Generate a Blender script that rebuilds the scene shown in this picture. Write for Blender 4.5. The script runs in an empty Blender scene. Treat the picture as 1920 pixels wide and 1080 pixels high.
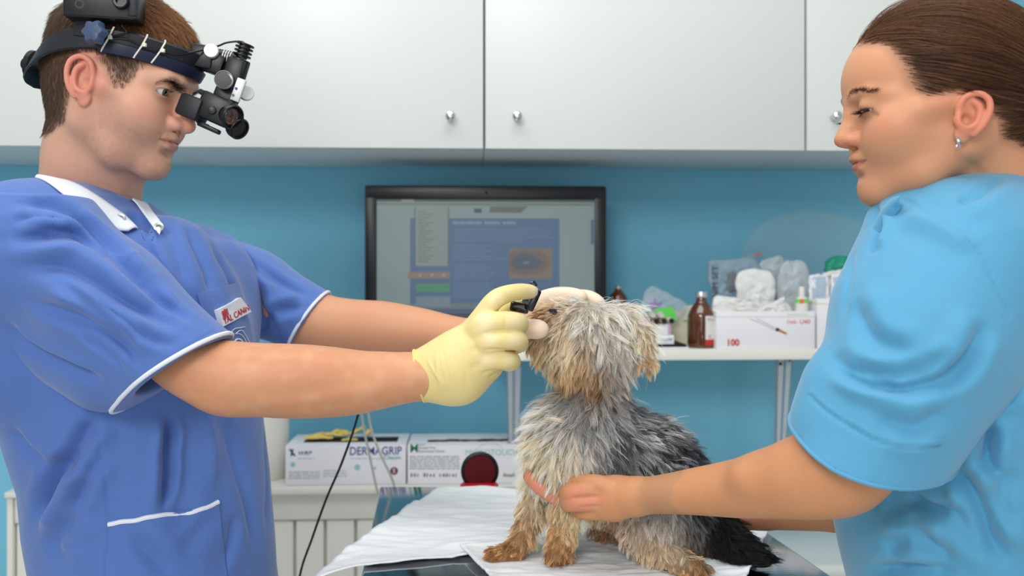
import bpy, bmesh, math, random
import numpy as np
from mathutils import Vector, Matrix
random.seed(7); RNG = np.random.default_rng(7)
SC = bpy.context.scene; COL = SC.collection
# ---------------------------------------------------------------- camera, world, lights, exposure
F, CZ, HY = 1650.0, 1.25, 500.0            # focal length in pixels of a 1920 wide frame, lens height, horizon row
cam_d = bpy.data.cameras.new('camera'); cam = bpy.data.objects.new('camera', cam_d); COL.objects.link(cam)
cam.location = (0, 0, CZ); cam.rotation_euler = (math.radians(90), 0, 0)
cam_d.sensor_width = 36; cam_d.lens = F/1920*36; cam_d.shift_y = -40/1920; cam_d.clip_start = .02
cam_d.dof.use_dof = True; cam_d.dof.focus_distance = 1.0; cam_d.dof.aperture_fstop = 4.5
SC.camera = cam
vs = SC.view_settings; vs.view_transform = 'Standard'; vs.look = 'None'; vs.gamma = 1; vs.use_curve_mapping = False
vs.exposure = 0.0
SC.cycles.use_denoising = True
SC.cycles.max_bounces = 8; SC.cycles.transparent_max_bounces = 12
wd = bpy.data.worlds.new('room_light'); SC.world = wd; wd.use_nodes = True
wd.node_tree.nodes['Background'].inputs[0].default_value = (.93, .97, 1, 1)
wd.node_tree.nodes['Background'].inputs[1].default_value = .5
def area(name, loc, tgt, sx, sy, power, col=(1, 1, 1)):
    l = bpy.data.lights.new(name, 'AREA'); l.shape = 'RECTANGLE'; l.size = sx; l.size_y = sy; l.energy = power; l.color = col
    o = bpy.data.objects.new(name, l); COL.objects.link(o); o.location = loc
    o.rotation_euler = (Vector(tgt)-Vector(loc)).to_track_quat('-Z', 'Y').to_euler(); return o
area('ceiling_light', (-.2, .75, 2.65), (-.1, 1.0, 1.0), 1.6, .9, 19, (1, .99, .97))
area('bounced_flash', (-.7, -1.3, 2.4), (.1, 1.2, 1.15), 1.0, .7, 31, (1, .985, .96))
area('front_fill', (.2, -2.4, 1.15), (.0, 1.6, 1.15), 3.0, 1.7, 20, (.97, .99, 1))  # added fill lamp behind the camera, brightens the wall and cabinet undersides

def P(px, py, d): return np.array([(px-960)/F*d, d, CZ+(HY-py)/F*d])
A = math.radians(2.6); D0 = 2.0; CA, SA = math.cos(A), math.sin(A)
def R(px, py, v):                          # pixel on the plane v of the room frame (v=0 is the back wall)
    k = (px-960)/F; t = (v+CA*D0)/(CA-SA*k); X = t*k; Y = t
    return np.array([CA*X+SA*(Y-D0), v, CZ+(HY-py)/F*t])
def room2world(p): return Vector((CA*p[0]-SA*p[1], D0+SA*p[0]+CA*p[1], p[2]))
def lin(c):
    c = np.asarray(c, float)/255
    return np.where(c <= .04045, c/12.92, ((c+.055)/1.055)**2.4)
def rgba(c): return tuple(float(x) for x in lin(c))+(1.0,)
# ---------------------------------------------------------------- materials
MATS = {}
def mat(name, col=(200, 200, 200), rough=.5, metal=0., bump=None, attr=False, emit=None, trans=0., alpha=1., coat=0., sss=0.,
        sssr=(.6, .25, .12), var=None, sheen=0., spec=.5, weave=None, ior=1.45):
    if name in MATS: return MATS[name]
    m = bpy.data.materials.new(name); m.use_nodes = True; nt = m.node_tree; b = nt.nodes['Principled BSDF']; L = nt.links
    I = b.inputs
    I['Base Color'].default_value = rgba(col); I['Roughness'].default_value = rough; I['Metallic'].default_value = metal
    I['IOR'].default_value = ior; I['Specular IOR Level'].default_value = spec
    if coat: I['Coat Weight'].default_value = coat; I['Coat Roughness'].default_value = .1
    if trans: I['Transmission Weight'].default_value = trans
    if alpha < 1: I['Alpha'].default_value = alpha
    if sheen: I['Sheen Weight'].default_value = sheen; I['Sheen Roughness'].default_value = .5
    if sss: I['Subsurface Weight'].default_value = sss; I['Subsurface Radius'].default_value = sssr; I['Subsurface Scale'].default_value = .01
    if emit: I['Emission Color'].default_value = rgba(emit[0]); I['Emission Strength'].default_value = emit[1]
    tc = nt.nodes.new('ShaderNodeTexCoord'); cs = None
    if attr:
        an = nt.nodes.new('ShaderNodeAttribute'); an.attribute_name = 'col'; cs = an.outputs['Color']; L.new(cs, I['Base Color'])
    if var:                                # (noise scale, amount)
        n = nt.nodes.new('ShaderNodeTexNoise'); n.inputs['Scale'].default_value = var[0]; n.inputs['Detail'].default_value = 5
        L.new(tc.outputs['Object'], n.inputs['Vector'])
        r = nt.nodes.new('ShaderNodeMapRange'); r.inputs[1].default_value = .3; r.inputs[2].default_value = .7
        r.inputs[3].default_value = 1-var[1]; r.inputs[4].default_value = 1+var[1]; L.new(n.outputs['Fac'], r.inputs[0])
        mx = nt.nodes.new('ShaderNodeVectorMath'); mx.operation = 'SCALE'
        if cs: L.new(cs, mx.inputs[0])
        else: mx.inputs[0].default_value = rgba(col)[:3]
        L.new(r.outputs[0], mx.inputs['Scale']); L.new(mx.outputs[0], I['Base Color'])
    prev = None
    for bs in (bump or []):                # (kind, scale, strength, distance)
        kind, sc, st, di = bs[:4]
        bn = nt.nodes.new('ShaderNodeBump'); bn.inputs['Strength'].default_value = st; bn.inputs['Distance'].default_value = di
        if kind == 'noise':
            n = nt.nodes.new('ShaderNodeTexNoise'); n.inputs['Scale'].default_value = sc; n.inputs['Detail'].default_value = 4
            if len(bs) > 4:
                mp = nt.nodes.new('ShaderNodeMapping'); mp.inputs['Scale'].default_value = bs[4]
                L.new(tc.outputs['Object'], mp.inputs[0]); L.new(mp.outputs[0], n.inputs['Vector'])
            else: L.new(tc.outputs['Object'], n.inputs['Vector'])
            o = n.outputs['Fac']
        elif kind == 'vor':
            n = nt.nodes.new('ShaderNodeTexVoronoi'); n.inputs['Scale'].default_value = sc
            L.new(tc.outputs['Object'], n.inputs['Vector']); o = n.outputs['Distance']
        else:                              # wave bands along an axis
            n = nt.nodes.new('ShaderNodeTexWave'); n.bands_direction = kind; n.inputs['Scale'].default_value = sc
            n.inputs['Distortion'].default_value = bs[4] if len(bs) > 4 else 0
            L.new(tc.outputs['Object'], n.inputs['Vector']); o = n.outputs['Fac']
        L.new(o, bn.inputs['Height'])
        if prev: L.new(prev, bn.inputs['Normal'])
        prev = bn.outputs[0]
    if prev: L.new(prev, I['Normal'])
    MATS[name] = m; return m
# ---------------------------------------------------------------- object helpers
ORG = {}
def tag(o, label=None, cat=None, group=None, kind=None):
    if label: o['label'] = label
    if cat: o['category'] = cat
    if group: o['group'] = group
    if kind: o['kind'] = kind
    return o
def empty(name, org=(0, 0, 0), room=False, **kw):
    o = bpy.data.objects.new(name, None); o.empty_display_size = .05; COL.objects.link(o)
    ORG[o.name] = (np.array(org, float), room)
    if room: o.location = room2world(org); o.rotation_euler = (0, 0, A)
    else: o.location = tuple(org)
    return tag(o, **kw)
def place(o, parent, room, org=None):
    if parent is not None:
        o.parent = parent
    else:
        if room: o.location = room2world(org); o.rotation_euler = (0, 0, A)
        else: o.location = tuple(org)
def chain_org(p):                          # origin of the frame in which a child of p has its coordinates
    while p.parent is not None and p.name not in ORG: p = p.parent
    return ORG[p.name]
def mk(name, V, Fc, m, parent=None, room=False, org=None, smooth=True, col=None):
    """numpy vertices + quad/tri faces -> object; coordinates are world (or room) ones"""
    V = np.asarray(V, float)
    if parent is not None: o_, room = chain_org(parent)
    else: o_ = np.array(org if org is not None else ((V.min(0)+V.max(0))/2*[1, 1, 0]+[0, 0, V[:, 2].min()]), float)
    me = bpy.data.meshes.new(name)
    if isinstance(Fc, np.ndarray):
        n, k = Fc.shape
        me.vertices.add(len(V)); me.vertices.foreach_set('co', (V-o_).astype(np.float32).ravel())
        me.loops.add(n*k); me.loops.foreach_set('vertex_index', Fc.astype(np.int32).ravel())
        me.polygons.add(n); me.polygons.foreach_set('loop_start', (np.arange(n)*k).astype(np.int32))
        me.update(calc_edges=True); me.validate()
    else:
        me.from_pydata([tuple(v) for v in (V-o_)], [], Fc); me.update()
    me.polygons.foreach_set('use_smooth', [smooth]*len(me.polygons))
    if col is not None:
        a = me.color_attributes.new('col', 'FLOAT_COLOR', 'POINT')
        c = np.ones((len(V), 4), np.float32); c[:, :3] = col; a.data.foreach_set('color', c.ravel())
    me.materials.append(m)
    o = bpy.data.objects.new(name, me); COL.objects.link(o)
    if parent is None: ORG[o.name] = (o_, room)
    place(o, parent, room, o_); return o
class MB:
    def __init__(s): s.bm = bmesh.new()
    def merge(s, b, M=None):
        if M is not None: b.transform(M)
        me = bpy.data.meshes.new('t'); b.to_mesh(me); b.free(); s.bm.from_mesh(me); bpy.data.meshes.remove(me); return s
    def box(s, lo, hi, bev=.001, seg=2, M=None):
        b = bmesh.new(); bmesh.ops.create_cube(b, size=1)
        lo, hi = np.minimum(lo, hi), np.maximum(lo, hi); c = (lo+hi)/2; e = hi-lo
        b.transform(Matrix.Translation(Vector(c)) @ Matrix.Diagonal((*[float(x) for x in e], 1)))
        if bev: bmesh.ops.bevel(b, geom=b.edges[:], offset=min(bev, .49*e.min()), segments=seg, affect='EDGES', profile=.5)
        return s.merge(b, M)
    def lathe(s, prof, c=(0, 0, 0), n=24, axis=(0, 0, 1)):   # prof: (radius, height)
        b = bmesh.new(); rings = []
        for r, z in prof:
            rings.append([b.verts.new((r*math.cos(t*2*math.pi/n), r*math.sin(t*2*math.pi/n), z)) for t in range(n)] if r > 1e-6 else [b.verts.new((0, 0, z))])
        for r0, r1 in zip(rings, rings[1:]):
            for i in range(n):
                j = (i+1) % n
                vs_ = [r0[i % len(r0)], r0[j % len(r0)], r1[j % len(r1)], r1[i % len(r1)]]
                u = []
                for v in vs_:
                    if v not in u: u.append(v)
                if len(u) > 2: b.faces.new(u)
        q = Vector(axis).to_track_quat('Z', 'Y').to_matrix().to_4x4()
        return s.merge(b, Matrix.Translation(Vector(c)) @ q)
    def cyl(s, p0, p1, r0, r1=None, n=20, bev=.0006):
        r1 = r0 if r1 is None else r1; p0 = Vector(p0); p1 = Vector(p1); L = (p1-p0).length; bv = min(bev, r0*.4+1e-6, r1*.4+1e-6, L*.3)
        return s.lathe([(0, 0), (r0-bv, 0), (r0, bv), (r1, L-bv), (r1-bv, L), (0, L)], p0, n, p1-p0)
    def tube(s, pts, r, n=8, caps=True):
        pts = [Vector(p) for p in pts]; b = bmesh.new(); rings = []; up = Vector((0, 0, 1))
        rr = r if hasattr(r, '__len__') else [r]*len(pts)
        t0 = (pts[1]-pts[0]).normalized(); nrm = t0.cross(up if abs(t0.z) < .9 else Vector((1, 0, 0))).normalized()
        for i, p in enumerate(pts):
            t = (pts[min(i+1, len(pts)-1)]-pts[max(i-1, 0)]).normalized()
            nrm = (nrm-t*nrm.dot(t)).normalized(); bn = t.cross(nrm)
            rings.append([b.verts.new(p+(nrm*math.cos(a*2*math.pi/n)+bn*math.sin(a*2*math.pi/n))*rr[i]) for a in range(n)])
        for r0, r1 in zip(rings, rings[1:]):
            for i in range(n): b.faces.new((r0[i], r0[(i+1) % n], r1[(i+1) % n], r1[i]))
        if caps: b.faces.new(rings[0][::-1]); b.faces.new(rings[-1])
        return s.merge(b)
    def plate(s, poly, t):                 # closed 3D polygon thickened by the vector t
        b = bmesh.new(); a = [b.verts.new(tuple(p)) for p in poly]; c = [b.verts.new(tuple(np.asarray(p)+t)) for p in poly]
        b.faces.new(a); b.faces.new(c[::-1]); n = len(a)
        for i in range(n): b.faces.new((a[i], c[i], c[(i+1) % n], a[(i+1) % n]))
        bmesh.ops.recalc_face_normals(b, faces=b.faces[:]); return s.merge(b)
    def quad(s, pts):
        s.bm.faces.new([s.bm.verts.new(tuple(p)) for p in pts]); return s
    def build(s, name, m, parent=None, room=False, org=None, smooth=True, angle=40, **kw):
        if parent is not None: o_, room = chain_org(parent)
        elif org is not None: o_ = np.array(org, float)
        else:
            V = np.array([v.co for v in s.bm.verts]); o_ = (V.min(0)+V.max(0))/2; o_[2] = V[:, 2].min()
        me = bpy.data.meshes.new(name); s.bm.transform(Matrix.Translation(-Vector(o_)))
        for f in s.bm.faces: f.smooth = smooth
        if smooth:
            for e in s.bm.edges:
                if len(e.link_faces) == 2 and e.calc_face_angle(0) > math.radians(angle): e.smooth = False
        s.bm.to_mesh(me); s.bm.free(); me.materials.append(m)
        o = bpy.data.objects.new(name, me); COL.objects.link(o)
        if parent is None: ORG[o.name] = (o_, room)
        place(o, parent, room, o_); return tag(o, **kw)
def text(name, body, loc, size, m, parent, w=None, align='LEFT', depth=.00015, bold=0., rot=(math.pi/2, 0, 0), shear=0., M=None):
    c = bpy.data.curves.new(name, 'FONT'); c.body = body; c.size = size; c.extrude = depth; c.align_x = align; c.offset = bold*.3; c.shear = shear; c.resolution_u = 3
    t = bpy.data.objects.new('t', c); COL.objects.link(t); bpy.context.view_layer.update()
    me = bpy.data.meshes.new_from_object(t.evaluated_get(bpy.context.evaluated_depsgraph_get())); bpy.data.objects.remove(t); bpy.data.curves.remove(c)
    me.name = name; me.materials.clear(); me.materials.append(m); xs = [v.co.x for v in me.vertices]; k = w/(max(xs)-min(xs)) if w and xs else 1
    if M is None:
        o_, _ = chain_org(parent); M = Matrix.Translation(Vector(np.asarray(loc)-o_)) @ Matrix.Rotation(rot[0], 4, 'X')
    me.transform(M @ Matrix.Diagonal((k, 1, 1, 1)))
    o = bpy.data.objects.new(name, me); COL.objects.link(o); o.parent = parent; return o
def copy_tree(o, parent=None):
    c = o.copy(); COL.objects.link(c); c.parent = parent
    if o.name in ORG: ORG[c.name] = ORG[o.name]
    for ch in list(o.children): copy_tree(ch, c)
    return c
def smooth_line(pts, n=8):
    pts = np.asarray(pts, float); out = []
    Q = np.vstack([2*pts[0]-pts[1], pts, 2*pts[-1]-pts[-2]])
    for i in range(1, len(Q)-2):
        for t in np.linspace(0, 1, n, endpoint=False):
            a, b, c, d = Q[i-1:i+3]
            out.append(.5*((2*b)+(-a+c)*t+(2*a-5*b+4*c-d)*t*t+(-a+3*b-3*c+d)*t**3))
    out.append(pts[-1]); return np.array(out)
# ---------------------------------------------------------------- implicit modelling: smooth unions on a grid, surface nets
class Fld:
    def __init__(s, lo, hi, h):
        s.lo = np.array(lo, float); s.h = h; n = np.ceil((np.array(hi)-s.lo)/h).astype(int)+1; s.n = n
        s.ax = [(s.lo[i]+np.arange(n[i])*h).astype(np.float32) for i in range(3)]
        s.f = np.full(tuple(n), 50*h, np.float32); s.sym = False
    def sl(s, lo, hi):
        r = []
        for i in range(3):
            a = max(0, int((lo[i]-s.lo[i])/s.h)-1); b = min(s.n[i], int((hi[i]-s.lo[i])/s.h)+3)
            if b <= a: return None
            r.append(slice(a, b))
        return tuple(r)
    def xyz(s, q): return s.ax[0][q[0]][:, None, None], s.ax[1][q[1]][None, :, None], s.ax[2][q[2]][None, None, :]
    def put(s, q, g, k, op):
        f = s.f[q]
        if op == 'sub': g = -g
        if op in ('sub', 'cut'):
            h = np.maximum(k-np.abs(f-g), 0)/max(k, 1e-9); s.f[q] = np.maximum(f, g)+h*h*k/4
        else:
            h = np.maximum(k-np.abs(f-g), 0)/max(k, 1e-9); s.f[q] = np.minimum(f, g)-h*h*k/4
    def ell(s, c, r, k=.01, op='add', rot=None, sym=False):
        c = np.array(c, float); r = np.array(r if hasattr(r, '__len__') else (r, r, r), float); m = r.max()+k*1.5+2*s.h
        if rot is None: m = r+k*1.5+2*s.h
        q = s.sl(c-m, c+m)
        if q is not None:
            X, Y, Z = s.xyz(q); X = X-c[0]; Y = Y-c[1]; Z = Z-c[2]
            if rot is not None:            # rot: 3x3, rows are the local axes
                X, Y, Z = [rot[i][0]*X+rot[i][1]*Y+rot[i][2]*Z for i in range(3)]
            k0 = np.sqrt((X/r[0])**2+(Y/r[1])**2+(Z/r[2])**2); k1 = np.sqrt((X/r[0]**2)**2+(Y/r[1]**2)**2+(Z/r[2]**2)**2)
            s.put(q, (k0*(k0-1)/np.maximum(k1, 1e-6)).astype(np.float32), k, op)
        if sym:
            if rot is not None: rot = np.array(rot)*[1, -1, 1]; rot = [rot[0], -rot[1], rot[2]]
            s.ell(c*[1, -1, 1], r, k, op, rot)
    def cone(s, a, b, ra, rb, k=.01, op='add', flat=None, sym=False):   # flat=(direction, factor)
        a = np.array(a, float); b = np.array(b, float); m = max(ra, rb)*(max(1, flat[1]) if flat else 1)+k*1.5+2*s.h
        q = s.sl(np.minimum(a, b)-m, np.maximum(a, b)+m)
        if q is not None:
            X, Y, Z = s.xyz(q); X, Y, Z = X-a[0], Y-a[1], Z-a[2]; d = b-a
            if flat:
                w = np.array(flat[0], float); w /= np.linalg.norm(w); e = 1/flat[1]-1
                t = (X*w[0]+Y*w[1]+Z*w[2])*e; X, Y, Z = X+t*w[0], Y+t*w[1], Z+t*w[2]; d = d+w*(d@w)*e
            t = np.clip((X*d[0]+Y*d[1]+Z*d[2])/max(d@d, 1e-12), 0, 1)
            g = np.sqrt((X-t*d[0])**2+(Y-t*d[1])**2+(Z-t*d[2])**2)-(ra+(rb-ra)*t)
            s.put(q, g.astype(np.float32), k, op)
        if sym: s.cone(a*[1, -1, 1], b*[1, -1, 1], ra, rb, k, op, ((np.array(flat[0])*[1, -1, 1], flat[1]) if flat else None))
    def chain(s, pts, rad, k=.008, op='add', flat=None, sym=False):
        if not hasattr(rad, '__len__'): rad = [rad]*len(pts)
        for i in range(len(pts)-1): s.cone(pts[i], pts[i+1], rad[i], rad[i+1], k, op, flat, sym)
    def loft(s, rows, k=.01, op='add', ang=0., pw=2.):     # rows: (z, cx, cy, a, b): stacked ellipses, ang turns them in plan
        rows = np.array(sorted(rows)); m = k+3*s.h; q = s.sl([-9, -9, rows[0, 0]-m*.2], [9, 9, rows[-1, 0]+m*.2])
        X, Y, Z = s.xyz(q); z = Z.ravel(); cx, cy, a, b = [np.interp(z, rows[:, 0], rows[:, i]).astype(np.float32)[None, None, :] for i in (1, 2, 3, 4)]
        X, Y = X-cx, Y-cy; c_, s_ = math.cos(ang), math.sin(ang); X, Y = X*c_+Y*s_, -X*s_+Y*c_
        g = ((np.abs(X/a)**pw+np.abs(Y/b)**pw)**(1/pw)-1)*np.minimum(a, b)
        g = np.maximum(g, np.maximum(Z-rows[-1, 0], rows[0, 0]-Z)); s.put(q, g.astype(np.float32), k, op)
    def mesh(s):
        f = s.f; f[0], f[-1], f[:, 0], f[:, -1], f[:, :, 0], f[:, :, -1] = [np.float32(s.h)]*6
        return SM(*surfnet(f, s.lo, s.h))
def surfnet(f, org, h):
    s = (f < 0).astype(np.int8); c = np.zeros(tuple(np.array(f.shape)-1), np.int8)
    for i in (0, 1):
        for j in (0, 1):
            for k in (0, 1): c += s[i:i+c.shape[0], j:j+c.shape[1], k:k+c.shape[2]]
    cell = (c > 0) & (c < 8); idx = np.full(c.shape, -1, np.int32); I = np.argwhere(cell); idx[cell] = np.arange(len(I))
    acc = np.zeros((len(I), 3)); cnt = np.zeros(len(I))
    for ax in range(3):
        for u in (0, 1):
            for v in (0, 1):
                a = np.zeros(3, int); o = [x for x in range(3) if x != ax]; a[o[0]] = u; a[o[1]] = v; b = a.copy(); b[ax] = 1
                fa = f[tuple((I+a).T)]; fb = f[tuple((I+b).T)]; m = (fa < 0) != (fb < 0)
                t = fa[m]/(fa[m]-fb[m]); p = np.tile(a.astype(float), (m.sum(), 1)); p[:, ax] = t; acc[m] += p; cnt[m] += 1
    V = org+(I+acc/np.maximum(cnt, 1)[:, None])*h; Q = []
    for ax in range(3):
        o = [x for x in range(3) if x != ax]
        n = np.array(f.shape); sa = [slice(None)]*3; sb = [slice(None)]*3; sa[ax] = slice(0, n[ax]-1); sb[ax] = slice(1, n[ax])
        d = s[tuple(sa)]-s[tuple(sb)]; E = np.argwhere(d != 0); E = E[(E[:, o[0]] > 0) & (E[:, o[1]] > 0) & (E[:, o[0]] < n[o[0]]-1) & (E[:, o[1]] < n[o[1]]-1)]
        sg = d[tuple(E.T)]; e0 = np.zeros(3, int); e1 = np.zeros(3, int); e0[o[0]] = 1; e1[o[1]] = 1
        q = np.stack([idx[tuple((E-e0-e1).T)], idx[tuple((E-e1).T)], idx[tuple(E.T)], idx[tuple((E-e0).T)]], 1)
        fl = (sg > 0) if ax != 1 else (sg < 0)
        q = np.where(fl[:, None], q, q[:, ::-1]); Q.append(q)
    return V, np.concatenate(Q)
class SM:
    """sculpt mesh in world coordinates"""
    def __init__(s, V, Q): s.V = V; s.Q = Q; s.norm(); s.col = None
    def norm(s):
        p = s.V[s.Q]; n = np.cross(p[:, 2]-p[:, 0], p[:, 3]-p[:, 1]); N = np.zeros_like(s.V)
        for i in range(4):
            for a in range(3): N[:, a] += np.bincount(s.Q[:, i], n[:, a], len(s.V))
        s.N = N/np.maximum(np.linalg.norm(N, axis=1), 1e-12)[:, None]
    def xf(s, M):
        M = np.array(M); s.V = s.V@M[:3, :3].T+M[:3, 3]; s.norm(); return s
    def relax(s, it=1, w=.5, mask=None):
        E = np.concatenate([s.Q[:, [0, 1]], s.Q[:, [1, 2]], s.Q[:, [2, 3]], s.Q[:, [3, 0]]]); i = np.r_[E[:, 0], E[:, 1]]; j = np.r_[E[:, 1], E[:, 0]]
        c = np.maximum(np.bincount(i, minlength=len(s.V)), 1)
        for _ in range(it):
            m = np.stack([np.bincount(i, s.V[j, a], len(s.V)) for a in range(3)], 1)/c[:, None]
            d = (m-s.V)*w
            if mask is not None: d *= mask[:, None]
            s.V = s.V+d
        s.norm(); return s
    def proj(s):
        d = s.V[:, 1]; return 960+F*s.V[:, 0]/d, HY-F*(s.V[:, 2]-CZ)/d, d
    def hit(s, pp):                        # surface points seen at pixels
        X, Y, D = s.proj(); vis = (s.N*(s.V-[0, 0, CZ])).sum(1) < 0; out = []
        X, Y, D, I = X[vis], Y[vis], D[vis], np.nonzero(vis)[0]
        for p in pp:
            r2 = (X-p[0])**2+(Y-p[1])**2; k = r2 < 36
            if not k.any(): out.append(s.V[I[r2.argmin()]]); continue
            kk = np.nonzero(k)[0]; dm = D[kk].min(); kk = kk[D[kk] < dm+.012]; kk = kk[r2[kk].argmin()]; out.append(s.V[I[kk]])
        return np.array(out)
    def dist(s, pl, rmax):                 # distance and parameter 0..1 along a 3D polyline
        best = np.full(len(s.V), 9.); par = np.zeros(len(s.V)); n = len(pl)-1
        if n < 1: pl = np.vstack([pl, pl+1e-5]); n = 1
        lo = pl.min(0)-rmax; hi = pl.max(0)+rmax; I = np.nonzero(((s.V > lo) & (s.V < hi)).all(1))[0]; V = s.V[I]; b = np.full(len(I), 9.); pr = np.zeros(len(I))
        for i in range(n):
            a = pl[i]; d = pl[i+1]-a; t = np.clip(((V-a)@d)/max(d@d, 1e-12), 0, 1); e = np.linalg.norm(V-a-t[:, None]*d, axis=1); m = e < b
            b[m] = e[m]; pr[m] = ((i+t)/n)[m]
        best[I] = b; par[I] = pr; return best, par
    def line(s, pp, step=10):
        q = smooth_line(pp, 6) if len(pp) > 2 else np.array(pp, float)
        L = np.r_[0, np.cumsum(np.linalg.norm(np.diff(q, axis=0), axis=1))]; n = max(2, int(L[-1]/step)+1); t = np.linspace(0, L[-1], n)
        pl = s.hit(np.stack([np.interp(t, L, q[:, 0]), np.interp(t, L, q[:, 1])], 1))
        if len(pl) > 4:
            for _ in range(2): pl[1:-1] = (pl[:-2]+2*pl[1:-1]+pl[2:])/4
        return pl
    def stroke(s, pp, w, amp, taper=True, dirn=None, pl=None, sharp=2.):
        if pl is None: pl = s.line(pp)
        d, t = s.dist(pl, w*3); m = d < w*3; g = np.zeros(len(d)); g[m] = np.exp(-(d[m]/w)**sharp)*amp
        if taper: g *= np.clip(np.sin(np.clip(t, .02, .98)*math.pi)*1.6, 0, 1)
        s.V = s.V+(s.N if dirn is None else np.array(dirn))*g[:, None]; return s
    def fold(s, pp, w, amp):               # a crease: valley with a ridge on its upper-left side and a softer one below
        pl = s.line(pp); s.stroke(None, w, -amp, pl=pl, sharp=1.4)
        d = pl[-1]-pl[0]; v = pl.mean(0)-[0, 0, CZ]; o = np.cross(d, v); o /= max(np.linalg.norm(o), 1e-9)
        s.stroke(None, w*1.2, amp*.8, pl=pl+o*w*1.7); s.stroke(None, w*1.2, amp*.6, pl=pl-o*w*1.7); return s
    def paint(s, pp, w, c, a=1., pl=None, soft=2.):
        if pl is None: pl = s.line(pp)
        d, t = s.dist(pl, w*3); g = np.where(d < w*3, np.exp(-(d/w)**soft), 0)*a
        s.col = s.col*(1-g[:, None])+lin(c)*g[:, None]; return s
    def fill(s, c): s.col = np.tile(lin(c), (len(s.V), 1)).astype(float); return s
    def join(s, o):
        n = len(s.V); s.V = np.vstack([s.V, o.V]); s.Q = np.vstack([s.Q, o.Q+n]); s.N = np.vstack([s.N, o.N])
        if s.col is not None: s.col = np.vstack([s.col, o.col])
        return s
    def obj(s, name, m, parent): return mk(name, s.V, s.Q, m, parent, col=s.col)
def vnoise(p, sc, seed=0):                 # smooth value noise, -1..1
    p = np.asarray(p)*sc+seed*17.3; i = np.floor(p).astype(np.int64); f = p-i; f = f*f*(3-2*f); r = 0
    for dx in (0, 1):
        for dy in (0, 1):
            for dz in (0, 1):
                hsh = ((i[:, 0]+dx)*73856093) ^ ((i[:, 1]+dy)*19349663) ^ ((i[:, 2]+dz)*83492791); hsh = (hsh*2654435761) & 0xffffffff
                w = (f[:, 0] if dx else 1-f[:, 0])*(f[:, 1] if dy else 1-f[:, 1])*(f[:, 2] if dz else 1-f[:, 2]); r = r+w*((hsh/0xffffffff)*2-1)
    return r
def strands(name, PTS, rad, m, parent, col=None, kind='stuff'):
    """PTS (n, k, 3) strand points in world coordinates -> one hair curves object"""
    n, k, _ = PTS.shape; o_, _r = chain_org(parent); hc = bpy.data.hair_curves.new(name); hc.add_curves([k]*n)
    hc.position_data.foreach_set('vector', (PTS-o_).astype(np.float32).ravel())
    a = hc.attributes.get('radius') or hc.attributes.new('radius', 'FLOAT', 'POINT'); a.data.foreach_set('value', np.broadcast_to(rad, (n, k)).astype(np.float32).ravel())
    if col is not None:
        a = hc.attributes.new('col', 'FLOAT_COLOR', 'POINT'); c = np.ones((n, k, 4), np.float32); c[..., :3] = col; a.data.foreach_set('color', c.ravel())
    hc.materials.append(m); o = bpy.data.objects.new(name, hc); COL.objects.link(o); o.parent = parent
    if kind: o['kind'] = kind
    return o
# ---------------------------------------------------------------- setting
m_wall = mat('blue_wall', (118, 188, 214), .75, bump=[('Z', 55, .25, .002, 1.5), ('noise', 60, .25, .002)], var=(3, .04))
m_white = mat('white_laminate', (212, 217, 213), .35, spec=.4)
m_under = mat('cabinet_underside', (205, 210, 212), .5)
m_chrome = mat('chrome', (215, 215, 218), .12, 1)
m_floor = mat('floor_lino', (214, 212, 205), .5, var=(4, .06))
m_shelf = mat('white_melamine', (232, 232, 222), .4)
m_bracket = mat('painted_bracket', (176, 188, 198), .45, metal=.2)
m_black = mat('black_plastic', (16, 17, 19), .4)
m_hole = mat('dark_screw', (20, 18, 18), .5, .5)
m_rad = mat('radiator_enamel', (218, 217, 208), .4, spec=.4)
MB().box((-3.2, 0, 0), (3.2, .12, 2.7), 0).build('wall_back', m_wall, room=True, kind='structure')
MB().box((-3.2, -4.2, -.1), (3.2, .12, 0), 0).build('floor', m_floor, room=True, kind='structure')
CV = -.33                                  # plane of the cabinet doors
def cabinet(x0, x1, knob_px, label, knob_side):
    a = R(x0, 278, CV); b = R(x1, 278, CV); z0 = a[2] if x0 < 0 else (a[2]+b[2])/2; z0 = 1.25+(500-278)/F*1.67
    r = empty('wall_cabinet', ((a[0]+b[0])/2, CV, z0), True, label=label, cat='cabinet', group='white wall cabinets')
    MB().box((a[0]+.0006, CV+.02, z0+.001), (b[0]-.0006, -.002, z0+.72), .0008).build('body', m_under, r)
    d = MB().box((a[0]+.0022, CV, z0-.001), (b[0]-.0022, CV+.0185, z0+.718), .0012).build('door', m_white, r)
    k = R(knob_px, 221, CV)
    MB().lathe([(0, 0), (.007, 0), (.0065, .003), (.0042, .006), (.004, .011), (.0075, .015), (.0095, .02), (.0085, .0245), (.005, .027), (0, .0275)],
               (k[0], CV, k[2]), 24, (0, -1, 0)).build('knob', m_chrome, d)
    return r
cabinet(-300, 303, -240, 'white wall cabinet behind the head of the man in blue scrubs', 0)
cabinet(303, 908, 845, 'white wall cabinet with its knob left of the middle door seam', 1)
cabinet(908, 1511, 969, 'white wall cabinet directly above the monitor and bottles', 0)
cabinet(1511, 1893, 1562, 'narrower white wall cabinet behind the face of the woman', 0)
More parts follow.
